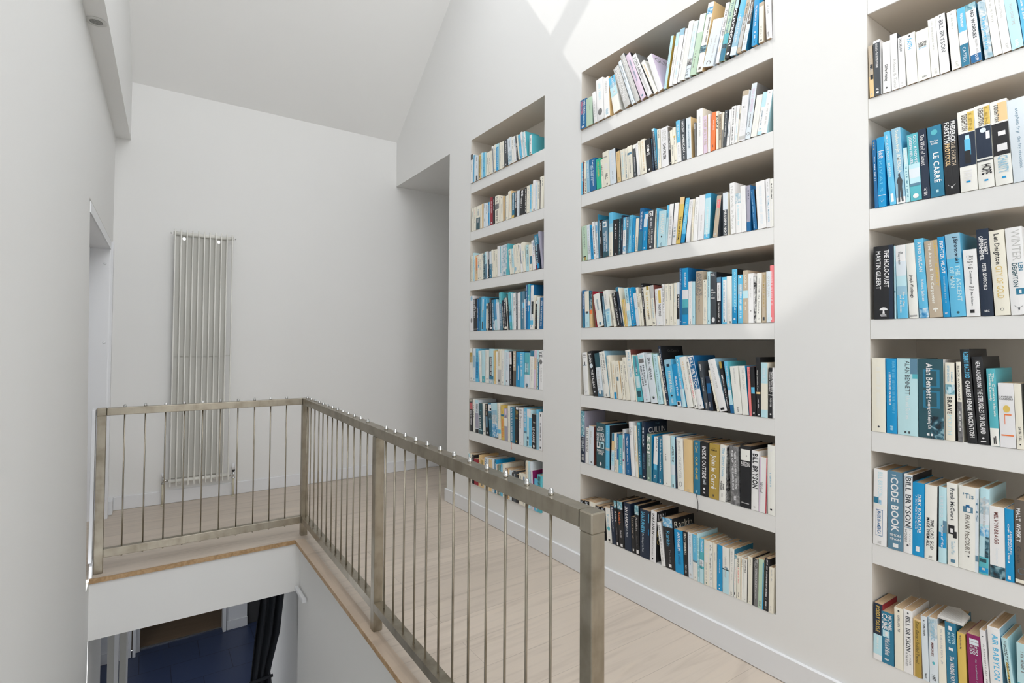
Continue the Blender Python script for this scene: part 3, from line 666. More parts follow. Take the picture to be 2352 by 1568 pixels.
row(2, 4, 5.226, 1980, 480, '''
143 135 455 381 K;p N,0,1,.78,1;t THE HOLOCAUST,.06,.57,W,.68,.24;t MARTIN GILBERT,.07,.59,W,.26,.24;T W,.88;d W,.94,.96,.5,.3
390 383 440 414 L;b T,.62,.64
416 386 442 565 L;b W,0,.22;b P,.22,.42;b c,.56,.68;b S,.68,1;h Thor,.09,.12,D,.6,.3;t Heyerdahl,.1,.26,D,.38,.18;t Early Man,.64,.84,I,.7,.2;t and the Ocean,.68,.92,I,.4,.2
569 518 420 689 I;t Joseph Wambaugh,.42,.73,K,.5,.34;d k,.96,.975,.5,.8
691 622 365 802 S;b 3,.88,1;t AVRO VULCAN,.04,.42,W,.55,.4;t Robert Jackson,.52,.79,W,.6,.3
811 742 390 972 E;t The Airman & The Carpenter,.03,.82,I,.42,.24;t LUDOVIC KENNEDY,.01,.6,Y,.82,.2;T I,.9
976 900 340 1062 B;t FIGHTER PILOT,.05,.46,W,.55,.5;d c,.5,.82,.55,.2;h MBC,.94,.965,W,.5,.4
1069 990 310 1252 S;b c,0,.3;t J.Bronowski,.04,.36,N,.72,.28;t THE ASCENT,.38,.82,L,.7,.3;t OF MAN,.4,.65,L,.3,.3;o d,.95,.1
1256 1208 495 1422 W;h I Think,.09,.12,K,.5,.5;h You'll,.135,.16,K,.5,.4;h Find It's,.175,.2,K,.5,.4;h a bit,.22,.24,K,.5,.2;h More,.26,.29,K,.5,.34;t Complicated,.32,.52,D,.5,.17;h Than,.55,.575,K,.5,.36;h That,.59,.615,K,.5,.34;t Ben Goldacre,.64,.84,D,.5,.15;p K,.9,.95,.3,.62
1431 1365 250 1592 N K;t J. ROBERT,.12,.3,W,.72,.3;t OPPENHEIMER,.08,.36,W,.36,.34;t PETER GOODCHILD,.4,.7,W,.5,.3;h BBC,.93,.955,W,.5,.4
1598 1517 270 1785 C;t Len Deighton,.04,.4,K,.5,.34;u CITY OF GOLD,.42,.8,Y,.5,.46;o D,.93,.12;o C,.93,.09
1792 1712 235 1998 W;u WINTER,.03,.38,G,.62,.55;t LEN,.41,.5,T,.78,.26;t DEIGHTON,.41,.68,d,.42,.3;p T,.7,.77,.4,.9;p W,.715,.755,.58,.72;H D,.92
''')
row(2, 5, 5.226, 1980, 760, '''
120 110 322 284 C c;d I,.12,.7,.5,.28;o D,.93,.08
297 288 330 420 B;t A LIFE IN RIVALRIES  GAVIN MILLER,.18,.62,W,.36,.2;d S,.03,.72,.72,.24;d L,.9,.95
428 422 327 673 X;p t,0,.2,.66,1;p A,.2,.26,.76,1;u ALAN BENNETT,.03,.47,D,.52,.24;u Untold Stories,.49,.79,W,.52,.2;p D,.945,.975,.34,.44;p D,.945,.975,.54,.62
680 672 335 986 d W;p T,.13,.36,.2,.86;p d,.15,.34,.3,.74;p T,.4,.62,.2,.86;p d,.42,.6,.3,.74;p 2,.72,1,.5,1;t Alan Bennett,.05,.5,W,.46,.24;t Keeping On Keeping On,.52,.88,W,.46,.13;p W,.94,.97,.34,.44;p W,.94,.97,.5,.58
1005 1005 378 1120 C K;t PAMELA,.12,.25,c,.72,.18;t STEPHENSON,.04,.25,c,.35,.22;b 1,.28,.41;p L,.31,.39,.34,.66;t BRAVE,.44,.66,K,.48,.5;u MOUTH,.67,.92,L,.48,.5
1155 1128 370 1226 C;b 6,.5,1;u BLACK AVALANCHE,.05,.48,K,.5,.42;d W,.62,.86,.5,.3
1268 1170 218 1386 K;t ROBERT MACLEOD,.03,.31,S,.6,.5;t CHARLES RENNIE MACKINTOSH,.34,.94,W,.56,.5
1397 1310 308 1532 K;t NEAL ASCHERSON,.05,.35,Z,.55,.4;t THE STRUGGLES FOR POLAND,.37,.88,W,.55,.46;o W,.93,.1;d W,.96,.985,.5,.5
1547 1488 450 1656 A;b I,.77,1;t The Cornish Islands,.06,.62,I,.72,.26;t Thomas Kennedy,.06,.42,I,.38,.26;p K,.89,.97,.36,.48;p K,.87,.97,.56,.66
1662 1628 622 1853 Z;b W,.3,.31;h LAWRENCE,.2,.225,K,.5,.8;h SANDERS,.232,.26,K,.5,.85;p O,.5,.64,.34,.38;p O,.48,.5,.34,.8;p O,.8,.82,.1,.9;o Y,.4,.22,1.4
1861 1820 630 1950 C;t GAVIN LYALL,.66,.88,K,.55,.4;o K,.93,.12
1957 1932 545 2030 N
''')
row(2, 6, 5.226, 1980, 1020, '''
128 140 290 310 W;u BILL BRYSON,.03,.36,L,.52,.34;p T,.37,.45,.02,.4;p 3,.4,.5,.42,.6;p I,.46,.5,.1,.95;p U,.53,.875,.22,.72;p W,.537,.868,.25,.69;t MADE IN AMERICA,.55,.85,U,.47,.26;d G,.94,.97
312 315 315 491 t;h THE,.04,.055,W,.45,.3;t CODE BOOK,.075,.77,W,.5,.5;h SIMON,.8,.83,W,.5,.7;h SINGH,.85,.88,W,.5,.7;p W,.92,.97,.34,.7
495 500 355 603 W K;p t,.02,.68,.12,.98;p W,.03,.67,.16,.94;t BILL BRYSON,.035,.66,D,.55,.62;u A WALK,.68,.9,G,.75,.2;u WOODS,.7,.86,D,.3,.26;o D,.9,.12
602 608 450 743 B;t DIRK BOGARDE,.16,.68,W,.6,.32;t A Short Walk from Harrods,.18,.64,P,.32,.14;p W,.87,.94,.3,.62
747 758 480 894 I K;t THE LORD GOD,.46,.86,K,.62,.26;t MADE THEM ALL,.44,.83,K,.3,.26;d k,.95,.985
917 922 505 1022 L;p S,.5,.62,.3,1;p t,.44,.78,.55,1;p B,.6,.8,.02,1;p L,.8,1,0,1;u Tattoo,.1,.4,P,.5,.5;t Moment of War,.5,.8,W,.5,.3
1027 1028 460 1156 I;t Frank McCourt,.06,.45,D,.55,.4;p K,.51,.62,.1,.7;p K,.58,.66,.55,.9;p W,.55,.6,.3,.55;u Teacher Man,.7,.86,c,.55,.36;p t,.92,.96,.3,.72
1162 1165 490 1398 I;p P,0,1,.84,1;h 'Tis,.08,.14,t,.48,.55;p t,.24,.31,.2,.72;p U,.22,.26,.35,.55;p W,.25,.3,.4,.6;u FRANK McCOURT,.34,.8,b,.45,.24;o D,.835,.05;u TIS,.12,.4,t,.92,.1;p t,.8,.87,.85,1
1402 1418 520 1532 L;b 5,.12,.3;b P,.3,.42;p 2,.55,.8,.6,1;b 3,.45,.56;p A,.8,1,0,1;p d,.82,.86,.05,.8;p B,.92,.98,0,1
1540 1540 735 1722 W;t MELVYN BRAGG,.08,.52,J,.45,.28;u Crossing the Lines,.58,.8,P,.5,.2;b 2,.83,1
1724 1722 770 1830 B;t ADVENTURES,.3,.62,W,.7,.18;t OF ENGLISH,.2,.74,W,.42,.18;p W,.92,.97,.3,.6
1840 1832 660 2010 b;t MALT WHISKY,.1,.5,W,.3,.3;u Guide,.55,.75,D,.3,.3;o t,.84,.3,1;o b,.84,.26,1;b C,.94,.98
''')
row(2, 7, 5.226, 1980, 1268, '''
90 97 580 196 N R;b L,.55,.9;b W,.9,1;t RODDY DOYLE,.04,.5,Y,.5,.42;d W,.6,.8,.5,.2
222 212 690 386 T;t MICHAEL,.04,.34,W,.75,.24;t CAINE,.04,.34,W,.36,.38;p L,.36,.49,.2,.7;p W,.38,.46,.38,.58;t What's It All About,.5,.83,W,.55,.36;d W,.9,.97,.5,.3
394 382 650 500 C;o D,.05,.11,1.4;d k,.12,.38,.5,.24
505 490 675 614 W;t BILL BRYSON,.1,.65,D,.52,.52;u A WALK,.69,.86,D,.72,.2;u IN THE WOODS,.68,.89,D,.32,.22;o D,.05,.1,1.3
621 610 785 722 y;p o,.03,1,.18,1;u Dear Gunty • Saddled Tweed,.05,.76,K,.55,.44
729 702 755 806 P;d K,.06,.3,.5,.26;d D,.88,.96
812 793 770 918 P;b 5,0,.3;t LONNIE,.06,.34,c,.5,.4;t MEMORIES,.38,.58,J,.42,.26;o A,.68,.16,1.3;d D,.86,.95,.5,.4
922 900 870 1015 C;d G,.05,.6,.5,.26
1018 990 825 1150 T;p W,.05,.11,.34,.66;t PETER,.14,.3,L,.74,.26;t MOORE,.14,.3,L,.36,.26;p W,.36,.4,.3,.7;p T,.4,.46,.4,.6;t The WRONG WAY HOME,.48,1,W,.55,.4
1156 1140 955 1255 Y;d b,.03,.26,.4,.2
1280 1250 965 1453 M;p P,.06,.1,.2,.86;p P,.105,.15,.2,.86;h OF THE,.16,.19,P,.5,.5;h LOVE OF,.2,.23,P,.5,.6;h GOD,.235,.29,P,.5,.6;d m,.36,.95,.6,.1
1458 1408 925 1528 Z;o D,.08,.12;u A KENTISH LAD  FRANK MUIR,.18,.95,k,.55,.3
1536 1500 880 1688 W c;t AIR BABYLON,.08,.62,S,.6,.46;d D,.66,.9,.6,.24
1735 1668 1020 1846 X;p Y,.3,.8,.2,.5;t Daniel Farson,.04,.4,K,.62,.22;t Never a Normal Man,.08,.6,D,.36,.24
1858 1845 1075 2000 X;b A,.5,.62;b 5,.62,1
''', yb=1480)
# middle bookcase
A_ = dict(sc=7.468, ox=1325, oy=100)
B_ = dict(sc=6.818, ox=1520, oy=0)
def ra(s): return [q for q in s.strip().splitlines()]
def conv(s, a, b):                          # lines read in frame b rewritten in frame a
    out = []
    for ln in ra(s):
        h_, *o_ = ln.split(';'); p = h_.split()
        fx = lambda x: (b['ox']+float(x)/b['sc']-a['ox'])*a['sc']; fy = lambda y: (b['oy']+float(y)/b['sc']-a['oy'])*a['sc']
        out.append(';'.join([' '.join([f'{fx(p[0]):.1f}', f'{fx(p[1]):.1f}', f'{fy(p[2]):.1f}', f'{fx(p[3]):.1f}']+p[4:])]+o_))
    return '\n'.join(out)
def row2(op, a, s1, b, s2, **k): row(1, op, a['sc'], a['ox'], a['oy'], s1.strip()+'\n'+conv(s2, a, b), **k)
row2(1, A_, '''
55 58 985 157 U;t UNDER THE SUN,.05,.5,W,.7,.3;t JUNGLE LOVERS,.05,.5,H,.32,.3;t FROM HEAVEN,.5,.85,L,.6,.3;p W,.9,.96,.3,.6
165 160 955 285 g;b F,0,1;d k,.3,.5,.6,.1
290 262 850 343 W;d G,.3,.8
347 325 640 462 W;d L,.1,.5,.5,.3;o k,.8,.3,1.2
472 448 615 600 W y;t LENNOX,.1,.4,G,.5,.3;d c,.8,.95,.5,.4
632 540 610 795 I;b S,0,.2;b c,.2,.3;b L,.3,.45;b X,.45,.55;t KILLING TIME,.06,.5,W,.6,.3;p K,.02,.08,.6,.75
810 612 455 925 G;t MANAGING THE,.04,.85,W,.32,.3;t SOUTH AFRICA,.04,.85,W,.68,.3
945 705 330 1000 P
1010 740 225 1088 G D;d W,.1,.7,.5,.3
1102 832 225 1198 V K
1215 940 235 1300 Z k;t PORTABLE,.06,.5,k,.5,.5;d G,.5,.9,.5,.4
1330 1100 335 1393 I;d y,.1,.5
1396 1203 240 1482 Z V;t GUN WHITE,.1,.8,W,.5,.5;c GUN,.08,.2,.1,.9,k
''', B_, '''
30 145 565 72 X o
105 230 515 158 W;b L,0,.25;d G,.4,.7
165 295 455 236 W k;b c,.0,.12;d L,.6,.9
240 372 450 276 W;d G,.3,.8
279 428 335 354 I;d Z,.1,.9
359 505 335 431 P;b 4,.66,.78;u Log,.84,.96,D,.5,.6;d L,.1,.5
438 605 228 530 F;b Z,0,.3;d b,.6,.9,.4,.16
540 735 45 633 I y;b 3,.07,.17;d b,.22,.6,.75,.2;b 2,.62,.72;p b,.93,.97,.3,.7
641 825 290 832 P;d G,.35,.85,.7,.14;d G,.4,.6,.3,.12;o k,.92,.22,.8;o P,.93,.16,.9
836 1010 45 892 Z;t THE LONG TRIP,.12,.55,k,.6,.5;d y,.6,.8
898 1088 0 984 F;b A,.55,.72;b 2,.72,.8;b T,.8,1;t Travels Through,.04,.55,t,.55,.4
988 1165 -30 1056 K;p L,0,.18,.2,.9;t GUV'NOR!,.18,.8,W,.5,.6;o W,.92,.3
1062 1250 -40 1162 c;b S,0,.35;b P,.85,1;d W,.3,.8
1170 1340 -40 1232 E;b G,.3,.9;d b,.1,.6,.5,.4
1246 1400 -40 1330 P T;p b,0,.5,.2,1;d W,.1,.45,.6,.3;d G,.6,.9
1404 1448 5 1512 B;t THE SORROW OF WAR,.14,.58,W,.5,.3;d W,.7,.85;o N,.93,.12
1518 1524 55 1592 E;b C,.1,1;d k,.6,.85;o k,.95,.2
1642 1618 -18 1707 Z;d k,.2,.4,.6,.2;t KAFF,.84,.95,k,.5,.4
''', over=.011)
C_ = dict(sc=8.711, ox=1325, oy=280); D_ = dict(sc=7.842, ox=1550, oy=180)
row2(2, C_, '''
65 65 830 108 S;d W,.2,.6
115 112 805 147 J
150 140 795 197 C;t BEERBOHM,.55,.95,D,.5,.36;o D,.05,.15
200 185 785 257 c;d W,.1,.6,.5,.4;d S,.6,.95
268 245 765 387 U;t Letters from London,.06,.85,P,.6,.26;d L,.2,.7,.3,.2
398 375 760 492 Q;t HELLO GEORG,.1,.6,Y,.5,.3
498 470 765 543 C;t NEATION,.22,.6,K,.5,.5;o K,.05,.15
546 510 620 666 C;d k,.14,.18,.5,.6;d Z,.35,.5,.5,.5;t PELL,.64,.8,K,.5,.4;p K,.92,.97,.45,.62
669 640 580 796 P K;d k,.62,.86,.45,.12;d W,.1,.5,.5,.3
810 780 605 886 y K;d o,.06,.3;d o,.85,.95
895 868 570 968 C;d L,.1,.9,.5,.36
970 945 545 1032 C;t THE STRUCTURE OF THE MIND,.12,.96,t,.5,.34
1036 1000 505 1126 C;b t,.2,.27;d G,.35,.7;d k,.6,.85,.5,.16
1140 1115 470 1210 D;b I,0,.12;t A HOUSE OF PLEASURE,.38,.84,W,.5,.34;p W,.9,.96,.4,.7
1215 1165 445 1266 W;d G,.05,.4
1270 1215 395 1304 C;d J,.05,.25
1307 1265 370 1396 C;d y,.06,.9;d b,.85,.92
1400 1355 370 1512 K;h DIE,.18,.22,W,.5,.4;h STAR,.235,.27,W,.5,.5;o W,.34,.22,1.2;h DER,.42,.45,W,.5,.5;h MORGEN,.46,.49,W,.5,.7;o W,.93,.14
1516 1478 335 1562 N;d A,.02,.16;d t,.2,.9
1566 1492 150 1620 D S;b L,0,.06;t PATRIOTIC PEOPLE,.06,.42,W,.6,.3;d c,.45,.95,.5,.5
1628 1602 160 1684 C;t TOWN,.02,.22,k,.6,.4;d c,.5,.85
1690 1672 140 1854 Z;u HEROES,.06,.34,G,.5,.6;t JOHN PILGER,.4,.82,K,.5,.4;o Z,.94,.1
1858 1815 110 1892 b;b 4,.1,.6;b K,.6,1
1896 1855 180 1950 C;t RUPERT HARRIS,.45,.75,D,.6,.3;o K,.94,.1
1953 1908 125 2034 C;o Y,.26,.3,1
''', D_, '''
45 17 775 116 W;b S,0,.53;d W,.1,.4;d k,.6,.9,.5,.2
130 98 755 207 D;t INNOCENT,.05,.32,Z,.5,.45;t AMERICAN,.36,.8,W,.55,.5;d W,.85,.97
216 198 725 302 P y;t CEES NOOTEBOOM,.15,.75,t,.55,.22
364 345 800 388 k;d W,.05,.2,.5,.6
395 390 575 502 W C
514 505 690 592 y;b V,0,1;d E,.1,.8,.5,.5
597 600 650 636 W
640 665 620 738 O;d W,.2,.45,.5,.12;d J,.85,.95
744 745 600 786 C;t EGO,.12,.46,K,.55,.9
790 800 625 832 E;b Z,.0,.04;t LAWREN TECKLING MARLAND,.06,.76,K,.5,.6
836 858 610 860 C;b k,.5,1
864 905 580 922 D;t Everlasting Kisses Lane,.06,.72,W,.5,.3
928 985 560 986 W;d t,.35,.75,.5,.3
990 1030 510 1062 W;t MY DEAREST FATHER  GERMAN TRAVELS,.05,.92,K,.5,.3;o K,.97,.1
1066 1115 490 1122 W;d L,.2,.9
1128 1180 500 1140 C;b k,.2,.36
1142 1225 230 1258 Z;b E,0,.1;t ROMANY,.2,.5,W,.5,.55;d W,.55,.8;b G,.9,.97
1264 1390 95 1358 P k;d V,.1,.5,.5,.5;d k,.55,.8,.5,.24;o k,.91,.28,1;o P,.91,.2,1
1364 1480 305 1470 I;d Z,.2,.8
1480 1590 250 1562 W;b L,0,.35;t Underworld,.42,.76,t,.55,.3;o A,.86,.16,1;b L,.92,1
1570 1685 210 1668 W L;o k,.05,.16,.5;d G,.3,.8,.5,.24
''')
E2 = dict(sc=9.226, ox=1325, oy=440); F2 = dict(sc=8.7125, ox=1550, oy=400)
row2(3, E2, '''
120 100 745 224 F;t HAWTHORN,.05,.65,g,.5,.3;p K,.87,.9,.2,.8;p o,.9,.99,.3,.7
232 205 715 296 P;d G,.05,.6,.5,.4;t YOUNG,.6,.82,k,.6,.4
302 268 715 352 B;d N,.1,.9,.6,.3
360 315 650 412 W;t THE MANAGEMENT OF CRIME,.12,.88,K,.5,.46;o K,.95,.1
416 385 645 458 P;b 3,.1,.3;d k,.3,.9,.5,.3
463 440 488 480 T
483 462 610 552 K;p c,0,1,0,.16;t ED BROWN,.08,.28,W,.5,.3;t ANIMALS,.46,.64,W,.5,.3;o W,.96,.1
560 530 625 672 t;p K,.03,.06,.12,.95;p W,.04,.19,.2,.86;p t,.08,.16,.3,.7;d W,.3,.9,.7,.2;d P,.35,.85,.35,.2;b d,.86,1
680 672 455 762 C S;b S,0,.25;b c,.25,.34;b L,.34,.45;d Z,.5,.7;d k,.85,.97
770 775 600 872 K;t AA GILL is AWAY,.12,.54,W,.5,.3;h C,.94,.98,W,.5,.3
880 890 575 920 d;d W,.1,.9
922 945 505 963 N;t LEE ROBERTSON,.24,.6,P,.5,.34;o t,.62,.3
968 985 550 1027 W;b S,0,.35;d W,.06,.3;d k,.4,.75;b 3,.8,.94
1032 1055 540 1082 t;d W,.1,.3,.5,.6;d d,.35,.9,.5,.4
1086 1115 505 1152 S;d t,.05,.5,.5,.2;d W,.55,.95
1156 1190 555 1218 B K;d W,.5,.85,.5,.2
1226 1255 570 1282 C;d k,.55,.95,.5,.3
1288 1342 355 1376 U;t THE HEAVENLY HAND,.08,.5,W,.45,.4;b T,.55,1
1381 1425 430 1482 B;p W,.06,.2,.35,.95;p P,.18,.4,.1,.9;t SENSATION,.5,.74,P,.5,.2;p W,.93,.97,.4,.55
1490 1515 400 1622 D;p W,.03,.16,.1,.8;t G,.05,.15,K,.4,.5;d Z,.2,.45,.5,.3;t LANDS OF GLORY,.5,.88,E,.35,.3;d W,.5,.85,.7,.2;o Z,.95,.14,1
1630 1668 380 1694 C;d G,.4,.9
1698 1690 348 1704 S;b 2,.08,.36
1706 1745 415 1862 L;t HALLOW,.1,.65,I,.55,.5;o K,.72,.1;o t,.93,.15;o L,.93,.09
1868 1915 290 1908 L;b S,0,.3;d N,.2,.4
1914 1968 265 2002 W D;d G,.3,.85,.5,.4
2010 2075 240 2094 W;d t,.6,.85,.5,.5
''', F2, '''
20 115 460 108 Y K;b y,0,.15;t THE COLOUR OF ROOMS,.42,.92,K,.5,.42
115 220 475 206 S K;d L,.1,.7,.5,.3;b B,.8,1
215 295 505 318 Z;t ERIC NEWBY,.05,.34,G,.5,.3
320 360 495 356 C;d y,.2,.8
361 415 465 452 W;d G,.1,.6
455 495 425 572 Z;d G,.45,.8,.5,.2
580 615 395 692 S T;b L,.1,.9;d W,.3,.85,.5,.3;d W,.88,.96
762 845 430 852 E D;p H,.1,.3,.2,.9
962 965 380 1056 P C;b D,.4,1;t HIROSHIMA NIGHT,.42,1,W,.55,.5
1118 1095 185 1216 W;u The Book In Ponte,.05,.9,G,.5,.55
1224 1205 395 1332 W;b 5,0,.25;d L,.3,.8
1335 1310 245 1430 W;d Z,.1,.5
1438 1440 230 1545 m U;o U,.9,.3;p U,.8,1,0,1;d N,.1,.3
1552 1485 325 1652 U K;d c,.05,.95,.35,.16
1662 1615 165 1836 W;d P,.1,.9,.5,.3
1840 1815 105 1918 Z;t A FAMILY MADNESS,.35,.88,c,.6,.4;d G,.06,.25,.5,.3
1926 1925 90 1992 I;t MARTIN AMIS,.1,.42,K,.5,.36;d Z,.45,.9,.5,.3
''')
G_ = dict(sc=9.226, ox=1325, oy=600); H_ = dict(sc=9.225, ox=1550, oy=600)
row2(4, G_, '''
120 110 620 168 U;d W,.1,.5;b T,.7,1
176 160 635 268 C T;b L,.57,1;p D,.56,.62,.2,.8;d c,.85,.95
270 262 650 352 y;b 2,0,.5;b O,.5,.62;b y,.62,1
370 290 640 430 J R;d b,.1,.9,.5,.1
440 345 710 576 I D
580 530 740 627 t;d L,.1,.9
636 555 630 736 I;b c,.52,.58;b L,.58,1;d G,.1,.4,.4,.2;d S,.6,.95,.5,.4
786 680 710 832 C;d k,.55,.8
862 740 680 932 K;p 4,0,.1,.2,1;t ROBERT CILATO,.15,.75,W,.5,.36;d W,.78,.95
936 815 560 992 T;b N,.1,1;d W,.55,.9,.5,.2
1000 870 555 1016 C;d G,.1,.9
1018 955 815 1046 Y
1050 985 800 1082 y
1086 1000 575 1162 L;t BUSMAN'S,.05,.4,t,.55,.3;b I,.4,.6;d c,.7,.9
1166 1078 570 1258 B;t How Then More Than,.05,.85,W,.5,.3;o W,.94,.1;b D,.93,.94
1265 1190 680 1331 P;d G,.08,.3;o c,.48,.16;d P,.6,.95
1333 1245 560 1372 C;t TAXI TO PARIS,.05,.5,b,.5,.4
1380 1310 690 1426 C;d b,.05,.6,.5,.2;o K,.94,.12
1430 1360 468 1466 K;d Z,.05,.6,.5,.5;d y,.8,.97
1470 1400 550 1594 C;p o,0,.1,.55,.95;d Y,.15,.8,.55,.3;d b,.6,.85,.6,.2
1600 1545 515 1678 C J;b G,0,.32;t The Soft Revolution,.35,.82,c,.5,.34;d K,.92,.97,.5,.5
1686 1650 590 1828 W;p Y,.05,.4,.5,.86;d G,.05,.3,.2,.12;t TALENT ROAD,.42,.76,K,.62,.34;o P,.94,.1
1832 1795 490 1876 W;d k,.05,.7,.5,.4
1880 1855 485 1962 C;d G,.05,.4;d k,.85,.95,.3,.3
1966 1940 480 2046 C;d k,.05,.4;d k,.8,.92
2050 2045 460 2112 C;t The Beautiful New World,.03,.45,c,.4,.3;o t,.55,.12;d k,.93,.98
2116 2108 450 2176 P;b K,.28,.86;d W,.3,.6,.6,.4
''', H_, '''
100 92 148 146 U;t Latitude Zero,.04,.38,W,.5,.4;o W,.94,.2,.6
150 140 150 282 B U;t IRELAND BAY,.08,.34,P,.55,.28;b Z,.385,.55;b A,.55,.7;b T,.7,.82;h APOLLO,.95,.965,W,.45,.5
288 288 430 362 W;d G,.1,.6,.5,.24;t KAFF,.88,.98,k,.55,.34
368 370 430 434 L K;d t,.8,.92,.4,.3
450 455 215 590 E;p k,.03,.46,.06,.92;p E,.036,.455,.09,.89;t ANGELA'S,.04,.45,k,.68,.4;t HOVERING,.04,.45,k,.3,.4;t O Time Away*,.47,.76,k,.5,.24
596 600 390 677 C 4;d k,.1,.4,.6,.2;t ONDAATJE,.62,.92,G,.55,.4;o K,.04,.12,1.2
684 690 220 747 L
752 755 235 882 D K;h MAX,.03,.045,W,.4,.5;h HASTINGS,.055,.07,W,.4,.7;d W,.33,.35,.3,.4;h Simple,.37,.4,W,.45,.8;h old,.43,.45,W,.3,.3;h dream,.48,.51,W,.4,.7;o Z,.92,.26,1.4
888 895 340 978 K U;b t,0,.11;p W,.12,.51,.1,.95;u TIGER'S WING,.16,.48,b,.5,.2;t THE SON OF NIGHT,.54,.88,W,.5,.3;d W,.93,.98
998 990 340 1098 S;p W,.06,.97,.28,1;d c,.1,.9,.5,.3;p D,.91,.96,.5,.66
1101 1095 320 1206 I;d G,.5,.95,.5,.2;p b,.95,.99,.6,.8
1212 1215 170 1322 S K;b B,.7,1;t A WALK IN SPAIN,.05,.8,L,.6,.3;o P,.92,.2,1
1337 1330 290 1438 S;b c,.2,.4;b S,.4,1;d W,.2,.9,.6,.4;p W,.02,.07,.4,.7
1446 1445 195 1552 E;b L,.385,.53;t JOCELYN,.08,.34,C,.55,.4;d C,.6,.75,.5,.2
1560 1565 260 1668 W;d G,.1,.5,.5,.12;o k,.76,.1,1
1670 1670 310 1720 4
1725 1740 250 1842 I;d G,.1,.35;t In the Country,.36,.82,k,.5,.2;o k,.92,.14;o I,.92,.1
1846 1850 235 1932 o;b F,0,1;p E,0,1,0,1;t PETER MAYLE,.06,.42,o,.5,.4;d o,.45,.7;p D,.89,.96,.2,.7
1940 1940 215 2046 P;u O FORTUNA,.1,.5,G,.5,.4;d L,.85,.96
2052 2045 85 2132 H;d W,.1,.7,.5,.2;p W,.91,.96,.3,.5
''')
I_ = dict(sc=9.226, ox=1325, oy=780); J_ = dict(sc=8.254, ox=1550, oy=780)
